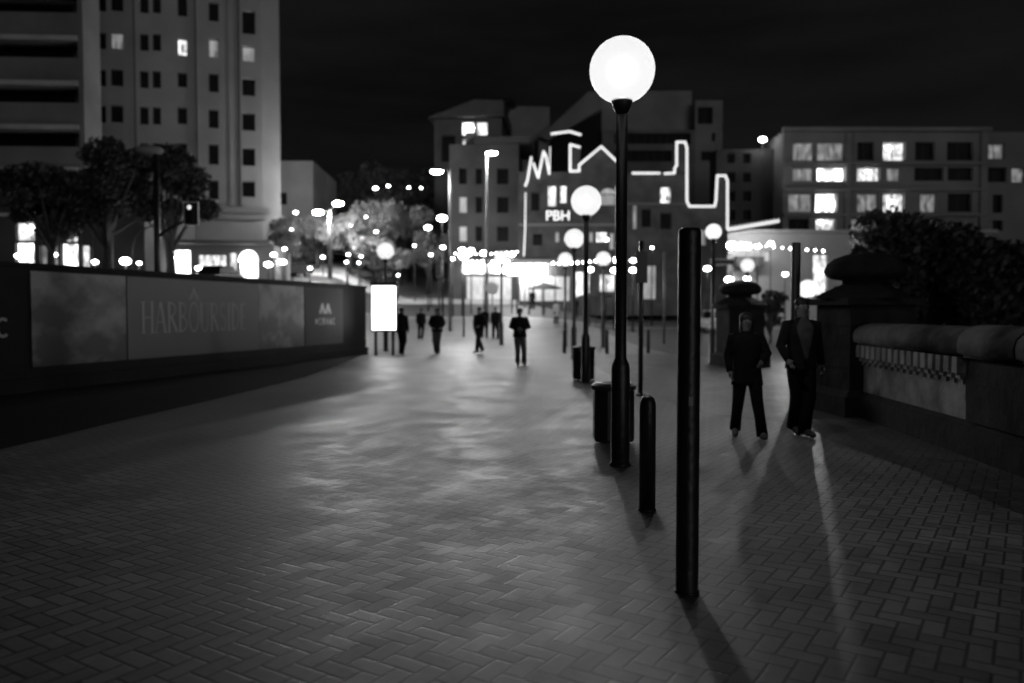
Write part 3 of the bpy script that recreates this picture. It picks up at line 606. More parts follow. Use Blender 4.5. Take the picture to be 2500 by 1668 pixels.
# ------------------------------------------------------------ buildings
class Bld:
    def __init__(s, name, label, px, D, ang, zb=None, cat='building'):
        p = P(px, 762, D); s.O = Vector((p.x, D)); s.a = R(ang); s.zb = H(p.x, D) - 1.0 if zb is None else zb
        s.t = thing(name, label, cat, (p.x, D, s.zb), s.a); s.ud = Vector((math.cos(s.a), math.sin(s.a))); s.n = Vector((-math.sin(s.a), math.cos(s.a)))
    def uz(s, px, py):
        d = ray(px, py); k = (s.O - Vector((0, 0))).dot(s.n) / Vector((d.x, d.y)).dot(s.n); p = CAM + d * k
        return (Vector((p.x, p.y)) - s.O).dot(s.ud), p.z - s.zb
    def rect(s, x0, y0, x1, y1):
        xm, ym = (x0 + x1) / 2, (y0 + y1) / 2; return s.uz(x0, ym)[0], s.uz(x1, ym)[0], s.uz(xm, y1)[1], s.uz(xm, y0)[1]
    def facade(s, u0, u1, z0, z1, wins, depth, wm, inset=.22, name='wall', y=0.0, frame=True):
        us = sorted(set([u0, u1] + [v for w_ in wins for v in (w_[0], w_[1])])); zs = sorted(set([z0, z1] + [v for w_ in wins for v in (w_[2], w_[3])]))
        m = MB()
        for i in range(len(us) - 1):
            for j in range(len(zs) - 1):
                cu, cz_ = (us[i] + us[i + 1]) / 2, (zs[j] + zs[j + 1]) / 2
                if cu < u0 or cu > u1 or cz_ < z0 or cz_ > z1: continue
                if any(w_[0] < cu < w_[1] and w_[2] < cz_ < w_[3] for w_ in wins): continue
                m.q([(us[i], y, zs[j]), (us[i + 1], y, zs[j]), (us[i + 1], y, zs[j + 1]), (us[i], y, zs[j + 1])])
        m.q([(u1, y, z0), (u1, y + depth, z0), (u1, y + depth, z1), (u1, y, z1)]); m.q([(u0, y, z1), (u0, y + depth, z1), (u0, y + depth, z0), (u0, y, z0)])
        m.q([(u0, y, z1), (u1, y, z1), (u1, y + depth, z1), (u0, y + depth, z1)]); m.q([(u1, y + depth, z0), (u0, y + depth, z0), (u0, y + depth, z1), (u1, y + depth, z1)])
        for w_ in wins:
            a, c, e, f = w_[:4]; yi = y + inset + .06
            m.q([(a, y, e), (a, yi, e), (a, yi, f), (a, y, f)]); m.q([(c, y, f), (c, yi, f), (c, yi, e), (c, y, e)])
            m.q([(a, y, f), (a, yi, f), (c, yi, f), (c, y, f)]); m.q([(a, yi, e), (a, y, e), (c, y, e), (c, yi, e)])
        m.build(name, M[wm], s.t)
        for w_ in wins:
            a, c, e, f = w_[:4]; g = w_[4] if len(w_) > 4 else 'glass'; m = MB(); k = .05; y0, y1 = y + inset - .03, y + inset + .03
            m.bb(a, a + k, y0, y1, e, f); m.bb(c - k, c, y0, y1, e, f); m.bb(a + k, c - k, y0, y1, e, e + k); m.bb(a + k, c - k, y0, y1, f - k, f)
            nm = max(1, round((c - a) / 1.1))
            for i in range(1, nm): xx = a + (c - a) * i / nm; m.bb(xx - .025, xx + .025, y0 + .005, y1 - .005, e + k, f - k)
            o = m.build('window', M['frame'], s.t); m = MB(); m.q([(a, y + inset + .012, e), (c, y + inset + .012, e), (c, y + inset + .012, f), (a, y + inset + .012, f)]); m.build('pane', M[g], o)
            if g != 'glass': o['label'] = 'lit window'
            if g in ('lit', 'lit_bright') and (c - a) > 1.2:
                m = MB(); rn = random.Random(int(a * 31 + e * 17)); lx = a + (c - a) * rn.uniform(.25, .75); m.ell((lx, y + inset - .05, e + (f - e) * rn.uniform(.55, .8)), (rn.uniform(.15, .4), .04, .09), 10, 6); m.build('ceiling_lamp', M['lamp_s'], o)
    def part(s, name, wm, *boxes):
        m = MB()
        for bx in boxes: m.bb(*bx)
        return m.build(name, M[wm], s.t)

# the tower
T = Bld('apartment_tower', 'tall pale apartment tower with rows of small dark windows', 195, 65.6, 17)
wins = []
rowsL = [(-10, 27), (79, 119), (170, 210), (258, 299), (346, 386), (434, 474)]
for (a, c) in ((226, 259), (270, 301)):
    for i, (y0, y1) in enumerate(rowsL): wins.append((*T.rect(a, y0, c, y1), 'lit_dim' if (i == 1 and a == 270) else 'glass'))
for (a, c) in ((341, 363), (372, 393)):
    for i, (y0, y1) in enumerate(rowsL): wins.append((*T.rect(a, y0 + 4, c, y1 + 5), 'glass'))
for i, (y0, y1) in enumerate([(-8, 40), (95, 135), (178, 213), (263, 303), (350, 390)]): wins.append((*T.rect(433, y0, 457, y1), 'lit' if i == 1 else 'glass'))
for i, (y0, y1) in enumerate([(7, 52), (95, 140), (180, 225), (268, 313), (353, 402), (441, 487)]): wins.append((*T.rect(509, y0, 534, y1), 'lit_dim' if i == 1 else 'glass'))
for i, (y0, y1) in enumerate([(-58, -5), (27, 83), (113, 150), (192, 234), (277, 319), (362, 405), (443, 481)]): wins.append((*T.rect(591, y0, 623, y1), 'lit_dim' if i == 2 else 'glass'))
for (a, c) in ((226, 259), (270, 301), (341, 363), (372, 393), (433, 457), (509, 534)):
    for k in range(1, 3): wins.append((*T.rect(a, -10 - 90 * k, c, 30 - 90 * k), 'glass'))
# snap rows so that holes do not cross each other
u_r = T.uz(640, 300)[0]; ztop = T.uz(400, -330)[1]; zc_ = T.uz(600, 505)[1]
T.facade(0, u_r, zc_ - 3, ztop, wins, 14, 'render', .3)
T.part('cornice', 'render', (-.1, u_r + .5, -.55, 0.0, zc_ - .6, zc_ - .1), (-.1, u_r + .3, -.3, 0, zc_ - 1.1, zc_ - .62))
uc = T.uz(566, 300)[0]
T.part('corner_pilaster', 'render', (u_r + .01, u_r + 1.5, .35, 12, 0, ztop - .4))
T.part('wall_rib', 'render', (T.uz(480, 300)[0] - .2, T.uz(480, 300)[0] + .2, -.06, 0, zc_, ztop), (uc - .2, uc + .2, -.06, 0, zc_, ztop), (T.uz(325, 300)[0] - .12, T.uz(325, 300)[0] + .12, -.06, 0, zc_, ztop))
bw_ = []
for (a, c) in ((520, 552), (565, 590), (603, 627)): bw_.append((*T.rect(a, 560, c, 640), 'glass'))
T.facade(T.uz(380, 600)[0], u_r - .1, 0, zc_ - 3.0, bw_, 12, 'render_dim', .4, 'base_wall', y=.3)

for v in (320, 470, 575): T.part('drain_pipe', 'frame', (T.uz(v, 300)[0] + .3, T.uz(v, 300)[0] + .4, -.12, -.02, zc_, ztop))
# balcony block on the far left
Bk = Bld('balcony_block', 'left block with deep dark balconies and pale slab edges', -260, 54.5, 3)
e0, e1 = Bk.uz(-250, 300)[0], Bk.uz(196, 300)[0]
for i, (ys, yp, yo) in enumerate([(-20, -70, -2), (90, 25, 0), (200, 143, 0), (307, 250, 0), (410, 357, 0)]):
    zs_, zo, zb_ = Bk.uz(150, ys)[1], Bk.uz(150, ys + 52)[1], Bk.uz(150, ys + 108)[1]
    Bk.part('slab_edge', 'slab', (e0, e1, -.35, 1.0, zs_ - .32, zs_))
    Bk.part('balcony_parapet', 'render_dim', (e0, e1, -.1, .05, zb_ + .0, zo))
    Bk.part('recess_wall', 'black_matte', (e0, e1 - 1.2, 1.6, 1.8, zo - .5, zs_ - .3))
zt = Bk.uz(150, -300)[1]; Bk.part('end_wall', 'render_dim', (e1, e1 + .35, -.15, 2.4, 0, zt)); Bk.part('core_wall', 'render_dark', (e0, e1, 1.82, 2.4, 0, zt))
bs = [(*Bk.rect(48, 545, 92, 590), 'lit'), (*Bk.rect(48, 594, 92, 690), 'lit_bright'), (*Bk.rect(165, 545, 196, 592), 'lit'), (*Bk.rect(158, 596, 198, 690), 'lit_bright'), (*Bk.rect(206, 600, 226, 690), 'lit'), (*Bk.rect(100, 600, 150, 690), 'lit_dim')]
Bk.facade(e0, Bk.uz(360, 600)[0], 0, Bk.uz(100, 500)[1], bs, 10, 'render_dark', .25, 'shop_wall', y=-.45)
Bk.part('fascia', 'slab', (e0, Bk.uz(95, 530)[0], -.9, -.46, Bk.uz(60, 532)[1], Bk.uz(60, 524)[1]))

# low shop row behind the hoarding
S_ = Bld('shop_row', 'low shops with lit fronts and an arched doorway behind the hoarding', 375, 60, 4)
def lowz(py): return S_.uz(500, py)[1]
sw = [(*S_.rect(385, 610, 465, 700), 'lit_bright'), (*S_.rect(560, 616, 577, 700), 'lit'), (*S_.rect(584, 640, 630, 700), 'lit_bright'), (*S_.rect(484, 622, 552, 700), 'lit')]
S_.facade(0, S_.uz(668, 600)[0], 0, lowz(598), sw, 6, 'render_mid', .2)
S_.part('awning', 'render_dim', (0, S_.uz(668, 600)[0], -1.4, -.01, lowz(598), lowz(590)))
m = MB(); a, c, e, f = S_.rect(582, 612, 632, 640); m.prism([(a + (c - a) * (.5 - .5 * math.cos(R(180) * i / 12)), e + .01 + (f - e) * math.sin(R(180) * i / 12)) for i in range(13)], -.06, .0); m.build('arched_light', M['lit_bright'], S_.t)
# dark block right of the tower
D_ = Bld('side_block', 'dark blank block behind the right side of the tower', 640, 88, 2)
D_.facade(0, D_.uz(764, 400)[0], 0, D_.uz(700, 393)[1], [(*D_.rect(676, 470, 700, 500),), (*D_.rect(676, 540, 700, 570),)], 14, 'render_mid')

# corner building and middle terrace
C_ = Bld('corner_building', 'corner building with bright upper windows and a sloping roof', 1062, 92, -4)
cw = [(*C_.rect(1128, 298, 1158, 330), 'lit_bright'), (*C_.rect(1163, 298, 1190, 330), 'lit'), (*C_.rect(1128, 336, 1176, 368), 'lit'), (*C_.rect(1128, 378, 1168, 400), 'lit_dim'), (*C_.rect(1078, 330, 1112, 395), 'glass')]
C_.facade(0, C_.uz(1225, 400)[0], 0, C_.uz(1140, 290)[1], cw, 12, 'render_dark', .3)
m = MB(); z0 = C_.uz(1140, 289)[1]; u1 = C_.uz(1225, 400)[0]; m.prism([(-.6, z0 - .01), (u1 + .3, z0 - .01), (u1 + .3, z0 + 1.7), (u1 - 3, z0 + 1.9)], -.8, 12); m.build('roof', M['render_dark'], C_.t)
T2 = Bld('terrace_house', 'dark terrace building with a heavy eave left of the pub', 1098, 76, -3)
tw = []
for (a, c) in ((1120, 1140), (1160, 1178), (1212, 1242)):
    for (y0, y1) in ((410, 450), (480, 520), (552, 590)): tw.append((*T2.rect(a, y0, c, y1), 'lit_dim' if (a == 1120 and y0 > 470) else 'glass'))
T2.facade(0, T2.uz(1266, 500)[0], 0, T2.uz(1200, 352)[1], tw, 10, 'render_low', .25)
u1 = T2.uz(1266, 500)[0]; z0 = T2.uz(1200, 352)[1]; T2.part('eave', 'render_dark', (T2.uz(1160, 400)[0], u1 + 1.2, -.9, 8, z0, z0 + .5)); T2.part('chimney', 'render_dim', (1.2, 2.2, 3, 4, z0, z0 + 1.8))
T2.part('shopfront', 'lit_bright', (T2.uz(1128, 640)[0], T2.uz(1262, 640)[0], -.35, -.02, T2.uz(1190, 668)[1], T2.uz(1190, 645)[1]))
T2.part('awning', 'render_dim', (T2.uz(1120, 640)[0], u1, -2.2, -.01, T2.uz(1190, 640)[1], T2.uz(1190, 634)[1]))
T2.part('doorway', 'lit_dim', (T2.uz(1140, 640)[0], T2.uz(1250, 640)[0], -.12, -.02, T2.uz(1190, 735)[1], T2.uz(1190, 676)[1]))

# office block on the skyline
O_ = Bld('office_block', 'grey stepped office block on the skyline behind the pub', 1150, 112, 0)
def poly(*pts): return [O_.uz(*p_) for p_ in pts]
m = MB(); m.prism(poly((1186, 600), (1186, 262), (1208, 240), (1345, 243), (1345, 600)), 4, 24); m.build('west_wing', M['render_mid'], O_.t)
m = MB(); m.prism(poly((1316, 600), (1316, 327), (1440, 214), (1697, 212), (1697, 244), (1697, 600)), 2, 22); m.build('upper_block', M['render_mid'], O_.t)
m = MB(); m.prism(poly((1318, 330), (1440, 222), (1470, 222), (1470, 262), (1340, 340)), .9, 1.99); m.build('slanted_fin', M['apart'], O_.t)
O_.facade(O_.uz(1470, 300)[0], O_.uz(1697, 300)[0], O_.uz(1600, 600)[1], O_.uz(1600, 318)[1], [(*O_.rect(1500, 326, 1686, 352), 'glass'), (*O_.rect(1500, 368, 1640, 395), 'glass')], 2, 'render_dim', .5, 'middle_wall', y=-.1)
O_.facade(O_.uz(1697, 300)[0] + .03, O_.uz(1764, 300)[0], 0, O_.uz(1730, 245)[1], [(*O_.rect(1703, 262, 1740, 303), 'glass'), (*O_.rect(1738, 325, 1746, 345), 'glass'), (*O_.rect(1712, 370, 1742, 392), 'glass')], 18, 'render_mid', .5, 'east_wing')
m = MB(); m.prism(poly((1350, 335), (1470, 268), (1470, 420), (1350, 420)), .6, .88); m.build('dark_glazing', M['glass'], O_.t)
O_.part('roof_plant', 'render_mid', (O_.uz(1500, 300)[0], O_.uz(1690, 300)[0], 6, 14, O_.uz(1600, 212)[1], O_.uz(1600, 205)[1]))
p = P(1240, 300, 113); tree('roof_tree', 'small round tree on the roof terrace of the office block', p.x, 110.5, P(1240, 300, 110.5).z, 3.6, 1.5, 'leaf_dark', n=900, seed=41, size=.25, trunk_h=.4)

# the pub with LED rope outlines
PB = Bld('corner_pub', 'dark brick corner pub outlined with glowing rope lights', 1266, 72, 0)
pw = [(*PB.rect(1337, 453, 1359, 504), 'lit'), (*PB.rect(1367, 453, 1384, 496), 'lit'), (*PB.rect(1466, 474, 1503, 502), 'lit_dim'), (*PB.rect(1296, 470, 1318, 515), 'glass'), (*PB.rect(1355, 566, 1366, 592), 'lit_dim'), (*PB.rect(1438, 566, 1449, 592), 'lit_dim'), (*PB.rect(1455, 566, 1483, 592), 'lit'), (*PB.rect(1488, 568, 1500, 610), 'lit_dim'), (*PB.rect(1300, 570, 1325, 600), 'glass')]
PB.facade(0, PB.uz(1530, 500)[0], 0, PB.uz(1400, 420)[1], pw, 12, 'brick_dark', .25)
uA, uB = PB.uz(1530, 500)[0] + .02, PB.uz(1684, 500)[0]
PB.facade(uA, uB, 0, PB.uz(1600, 426)[1], [(*PB.rect(1612, 456, 1639, 496), 'lit'), (*PB.rect(1545, 500, 1556, 560), 'lit_dim'), (*PB.rect(1566, 510, 1590, 555), 'glass'), (*PB.rect(1612, 520, 1640, 560), 'glass')], 12, 'brick_dark', .25, 'side_wall')
PB.facade(uB + .02, PB.uz(1776, 500)[0], 0, PB.uz(1700, 506)[1], [(*PB.rect(1700, 560, 1725, 600), 'lit_dim')], 10, 'brick_dark', .25, 'low_wing')
m = MB(); a, c, e, f = PB.rect(1466, 460, 1503, 474); m.prism([(a + (c - a) * (.5 - .5 * math.cos(R(180) * i / 10)), e + (f - e) * math.sin(R(180) * i / 10)) for i in range(11)], -.02, .0); m.build('window_arch', M['lit_dim'], PB.t)
PB.part('chimney', 'brick_dark', (*PB.rect(1653, 350, 1675, 430)[:2], .3, 1.3, PB.rect(1653, 350, 1675, 426)[2], PB.rect(1653, 350, 1675, 430)[3])); PB.part('chimney', 'brick_dark', (*PB.rect(1752, 430, 1773, 500)[:2], .3, 1.3, PB.rect(1753, 350, 1773, 506)[2], PB.rect(1752, 431, 1773, 500)[3]))
m = MB(); m.prism([PB.uz(*v) for v in ((1278, 421), (1297, 384), (1312, 421))], .1, .5); m.prism([PB.uz(*v) for v in ((1314, 421), (1328, 370), (1342, 421))], .1, .5); m.prism([PB.uz(*v) for v in ((1392, 421), (1392, 354), (1417, 360), (1417, 404), (1468, 359), (1518, 406), (1518, 421))], .1, .6); m.build('gable', M['brick_dark'], PB.t)
PB.part('string_course', 'render_dim', (0, PB.uz(1530, 500)[0], -.12, 0, PB.uz(1400, 552)[1], PB.uz(1400, 546)[1]), (uA, uB, -.12, 0, PB.uz(1600, 500)[1], PB.uz(1600, 496)[1]))
ua_, ub_ = PB.uz(1262, 640)[0], PB.uz(1530, 640)[0]
PB.part('awning', 'render_mid', (ua_, ub_, -2.6, -.01, PB.uz(1400, 646)[1], PB.uz(1400, 638)[1]))
PB.part('light_box', 'awning_light', (PB.uz(1240, 650)[0], PB.uz(1334, 650)[0], -.75, -.45, PB.uz(1300, 672)[1], PB.uz(1300, 648)[1]))
for v in (1280, 1302, 1322, 1352): PB.part('awning_post', 'pale_metal', (PB.uz(v, 700)[0] - .06, PB.uz(v, 700)[0] + .06, -2.4, -2.28, 0, PB.uz(1400, 646)[1]))
PB.part('shop_window', 'lit', (PB.uz(1400, 650)[0], PB.uz(1440, 650)[0], -.12, -.01, PB.uz(1400, 725)[1], PB.uz(1400, 665)[1]), (PB.uz(1465, 650)[0], PB.uz(1500, 650)[0], -.12, -.01, PB.uz(1400, 712)[1], PB.uz(1400, 672)[1]))
PB.part('shop_window', 'lit_dim', (PB.uz(1270, 650)[0], PB.uz(1390, 650)[0], -.12, -.01, PB.uz(1400, 735)[1], PB.uz(1400, 676)[1]))
PB.part('doorway', 'lit_dim', (PB.uz(1560, 650)[0], PB.uz(1600, 650)[0], -.1, -.01, PB.uz(1600, 730)[1], PB.uz(1600, 650)[1]))
def rope(label, pts, r=.105, Y=71.4):
    m_ = MB(); q_ = [P(a, c, Y) for a, c in pts]
    if len(q_) == 2: q_ = [q_[0], (q_[0] + q_[1]) / 2, q_[1]]
    o_ = q_[0].copy()
    for a, c in zip(q_, q_[1:]): m_.tube([a - o_, c - o_], r, 8); m_.ell(tuple(c - o_), (r, r, r), 8, 6)
    o = m_.build('rope_light', M['rope']); o.location = o_; tag(o, label, 'rope light')
rope('flat angled rope light bar high on the pub roof', [(1345, 327), (1391, 321), (1417, 329)])
rope('slanting rope light stroke leftmost on the pub gables', [(1282, 455), (1288, 440), (1297, 385)])
rope('rope light forming the second peak of the left gable', [(1302, 398), (1314, 434), (1327, 370), (1333, 381), (1341, 424)])
rope('short thin vertical rope light beside the left gable', [(1343, 358), (1342, 420)], .045)
rope('bracket and peak shaped rope light over the middle gable', [(1417, 360), (1392, 353), (1392, 418), (1414, 418), (1414, 403), (1468, 358), (1517, 405)])
rope('straight horizontal rope light right of the near lamp pole', [(1543, 423), (1610, 423)])
rope('tall stepped rope light outlining the two chimneys', [(1621, 424), (1647, 423), (1647, 411), (1652, 404), (1652, 347), (1673, 347), (1677, 362), (1677, 491), (1683, 504), (1745, 504), (1748, 490), (1751, 429), (1771, 429), (1776, 441), (1776, 558)])
rope('long sloping rope light along the canopy edge', [(1776, 561), (1900, 540)], .13)
rope('vertical rope light on the left corner of the pub', [(1283, 470), (1282, 560), (1279, 625)], .06)
rope('faint vertical rope light behind the near lamp pole', [(1505, 455), (1506, 560), (1510, 605)], .05)
cv = thing('fairy_light_canopy', 'dark canopy under the sloping rope light', 'canopy', P(1776, 566, 71.4))
m = MB(); e_ = P(1900, 546, 71.4) - P(1776, 566, 71.4); m.tube([(0, .6, 0), (e_.x, .6 + e_.y, e_.z)], .12, 6); m.q([(0, .05, -.1), (e_.x, .05, e_.z - .1), (e_.x, 3, e_.z + .2), (0, 3, .2)]); m.build('canvas', M['umb'], cv)
m = MB()
for k in range(14): v = k / 13; m.ell((e_.x * v, .0, e_.z * v + .42), (.05, .05, .05), 6, 4)
m.build('bulb_string', M['rope'], cv)
def text(s_, h, m_, loc, name, label=None, cat=None, parent=None):
    c = bpy.data.curves.new(name, 'FONT'); c.body = s_; c.size = h; c.extrude = .03; c.align_x = 'CENTER'
    o = bpy.data.objects.new('tmp', c); col.objects.link(o); dg = bpy.context.evaluated_depsgraph_get(); me = bpy.data.meshes.new_from_object(o.evaluated_get(dg)); bpy.data.objects.remove(o)
    me.materials.clear(); me.materials.append(m_); o = bpy.data.objects.new(name, me); col.objects.link(o); o.location = loc; o.rotation_euler = (R(90), 0, 0)
    if parent: o.parent = parent
    return o
p = P(1362, 538, 71.7)
q = thing('pub_sign', 'glowing letters PBH on the pub wall under the tall windows', 'sign', p)
text('PBH', 1.25, emit('sign_glow', 1.3), (0, 0, 0), 'lettering', parent=q)
m = MB(); m.bb(-1.2, 1.2, .08, .2, -.15, 1.05); m.build('sign_board', M['sign_d'], q)

# apartments on the right with podium
AP = Bld('apartment_block', 'wide grey apartment block on the right with scattered lit windows', 1780, 82, 0, zb=0)
def ar(a, y0, c, y1): return AP.rect(1650 + a / 2.765, 250 + y0 / 2.765, 1650 + c / 2.765, 250 + y1 / 2.765)
aw = []
for (a, c, g) in ((790, 935, 'lit_dim'), (955, 1140, 'lit_dim'), (1225, 1340, 'glass'), (1400, 1550, 'lit'), (1615, 1750, 'glass'), (1830, 2010, 'glass')): aw.append((*ar(a, 268, c, 392), g))
for (a, c, g) in ((790, 935, 'lit_dim'), (955, 1140, 'lit_bright'), (1225, 1380, 'lit'), (1425, 1520, 'lit_dim'), (1610, 1810, 'glass'), (1835, 2010, 'glass')): aw.append((*ar(a, 440, c, 530), g))
for (a, c, g) in ((760, 925, 'lit_dim'), (945, 1090, 'lit_bright'), (1225, 1370, 'lit_dim'), (1400, 1545, 'lit'), (1650, 1765, 'lit_dim'), (1835, 2000, 'glass')): aw.append((*ar(a, 615, c, 740), g))
for (a, c, g) in ((760, 900, 'glass'), (945, 1080, 'lit'), (1185, 1370, 'lit_dim'), (1400, 1545, 'lit'), (1650, 1765, 'glass')): aw.append((*ar(a, 785, c, 868), g))
zt_ = AP.uz(2000, 322)[1]; zp = AP.uz(2000, 572)[1]; uR = AP.uz(2408, 400)[0]; uL = AP.uz(1912, 400)[0]
aw = [w_ for w_ in aw]
uL = AP.uz(1650 + 725 / 2.765, 400)[0]
AP.facade(uL, uR, zp, zt_, aw, 14, 'apart', .5)
for yy in (405, 580, 752): z_ = ar(1000, yy, 1100, yy + 20); AP.part('balcony_slab', 'apart', (uL, uR, -.5, 0, z_[3] - .3, z_[3]))
AP.part('pier', 'apart', (ar(1145, 300, 1180, 400)[0], ar(1145, 300, 1180, 400)[1], -.3, -.01, zp + .1, zt_ - .1)); AP.part('pier', 'apart', (ar(2055, 300, 2110, 400)[0], uR, -.3, -.01, zp, zt_))
AP.facade(uR + .03, AP.uz(2560, 400)[0], 0, AP.uz(2450, 318)[1], [(*ar(2130, 265, 2260, 370), 'lit_dim'), (*ar(2130, 430, 2265, 530), 'glass'), (*ar(2170, 615, 2240, 740), 'glass'), (*ar(2170, 790, 2240, 860), 'glass'), (*ar(2300, 430, 2400, 530), 'lit_dim')], 12, 'apart', .5, 'east_wing', y=.8)
ww = [(*AP.rect(1795 + k * 40, 360 + j * 48, 1815 + k * 40, 385 + j * 48), 'glass') for k in range(2) for j in range(4)]
AP.facade(AP.uz(1768, 400)[0], uL - .03, 0, AP.uz(1830, 350)[1], ww, 3, 'render_dark', .4, 'west_wing', y=3.0)  # shade on this wing is painted in with the dark wall material
AP.part('penthouse', 'render_dim', (AP.uz(1935, 310)[0], AP.uz(2125, 310)[0], 4, 12, zt_ - .02, AP.uz(2000, 302)[1])); AP.part('parapet', 'apart', (uL - .2, uR + .2, -.6, -.01, zt_ - .02, zt_ + .35))
PO = Bld('podium_shops', 'pale lit podium with shopfronts below the apartment block', 1776, 77, 0, zb=0)
zq = PO.uz(2000, 570)[1]; uZ = PO.uz(2420, 600)[0]
pwn = [(*PO.rect(1790, 590, 1840, 612), 'lit'), (*PO.rect(1860, 612, 1882, 640), 'lit_dim'), (*PO.rect(1985, 622, 2020, 720), 'lit'), (*PO.rect(1790, 660, 1850, 720), 'lit_dim'), (*PO.rect(2200, 680, 2240, 715), 'lit_bright'), (*PO.rect(2250, 683, 2262, 712), 'lit'), (*PO.rect(2275, 690, 2310, 715), 'lit')]
PO.facade(0, uZ, 0, zq - .01, pwn, 4, 'podium', .35)
PO.part('ledge', 'slab', (-.2, uZ + .2, -.7, 0, zq, zq + .3)); PO.part('dark_fascia', 'render_dark', (PO.uz(1790, 640)[0], PO.uz(1858, 640)[0], -1.0, -.01, PO.uz(1800, 652)[1], PO.uz(1800, 628)[1]))
for v in (1960, 2030, 2180, 2260, 2330): AP.part('roof_plant', 'render_dim', (AP.uz(v, 320)[0], AP.uz(v + 18, 320)[0], 5, 7, zt_ - .02, zt_ + random.uniform(.7, 1.3)))
q = thing('shop_sign', 'narrow sign board with pale lettering over the podium shops', 'sign', P(1765, 640, 70))
m = MB(); m.bb(-1.2, 1.2, 0, .1, -.3, .3); m.build('sign_board', M['sign_d'], q); text('BAR  DINING', .36, M['sign_w'], (0, -.04, -.12), 'lettering', parent=q) if False else None
m = MB(); m.bb(-1.1, 1.1, -.02, 0, -.26, -.22); m.bb(-1.1, 1.1, -.02, 0, .22, .26); m.bb(-1.1, -1.06, -.02, 0, -.22, .22); m.bb(1.06, 1.1, -.02, 0, -.22, .22); m.build('border', M['lit_dim'], q)
m = MB(); m.tube([(-.8, .15, -.3), (-.8, .15, -(P(1765, 640, 70).z - .3))], .05, 8); m.build('support', M['dark_metal'], q)

# ------------------------------------------------------------ small lamps and street lights
def street_light(label, px, py, D, arm=1.2, polepx=None, power='lamp', head=.42, grp=None):
    p_ = P(px, py, D); bx = P(polepx, py, D).x if polepx else p_.x + arm; zb = H(bx, D)
    t_ = thing('street_light', label, 'street light', (bx, D, zb), 0, grp); hz = p_.z - zb; dx = p_.x - bx
    m_ = MB(); m_.tube([(0, 0, 0), (0, 0, hz * .6), (0, 0, hz + .15)], [.11, .085, .06], 10); m_.build('pole', M['pale_metal'], t_)
    m_ = MB(); m_.tube([(0, 0, hz - .1), (dx * .4, 0, hz + .22), (dx, 0, hz + .14)], .04, 8); m_.build('arm', M['pale_metal'], t_)
    m_ = MB(); m_.bb(dx - head, dx + head, -.18, .18, hz + .04, hz + .18); m_.build('lamp_housing', M['dark_metal'], t_)
    m_ = MB(); m_.ell((dx, 0, hz), (head * .85, .17, .13), 12, 6); m_.build('lamp_lens', M[power], t_)
street_light('brightest street light on the tall thin pale pole', 1066, 419, 50, polepx=1098)
street_light('bright street light left of the pub on a slim pole', 1200, 374, 52, polepx=1188)
dl = thing('double_street_lamp', 'pale floodlit pole carrying two street lamps', 'street light', (P(805, 600, 70).x, 70, H(P(805, 600, 70).x, 70)))
zb = H(P(805, 600, 70).x, 70); hz = P(805, 515, 70).z - zb
m = MB(); m.tube([(0, 0, 0), (0, 0, hz)], [.2, .14], 12); m.build('pole', M['pale_metal'], dl)
for px, py in ((777, 519), (826, 497)):
    p_ = P(px, py, 70); dx = p_.x - P(805, 600, 70).x; z_ = p_.z - zb
    m = MB(); m.tube([(0, 0, hz - .1), (dx * .5, 0, (hz + z_) / 2 + .1), (dx, 0, z_ + .15)], .05, 8); m.build('arm', M['pale_metal'], dl)
    m = MB(); m.ell((dx, 0, z_), (.45, .22, .17), 12, 6); m.build('lamp_lens', M['lamp_mid'], dl)
def post_lamp(label, px, py, D, r=.16, power='lamp_s', grp='small lamps in the distance'):
    p_ = P(px, py, D); zb_ = min(H(p_.x, D), p_.z - .6); t_ = thing('lantern', label, 'lamp', (p_.x, D, zb_), 0, grp); h_ = p_.z - zb_
    m_ = MB(); m_.tube([(0, 0, 0), (0, 0, h_)], [.06, .035], 8); m_.build('pole', M['dark_metal'], t_)
    m_ = MB(); r *= .75; m_.ell((0, 0, h_), (r * 1.3, r, r * .8), 10, 7); m_.build('lens', M[power], t_)
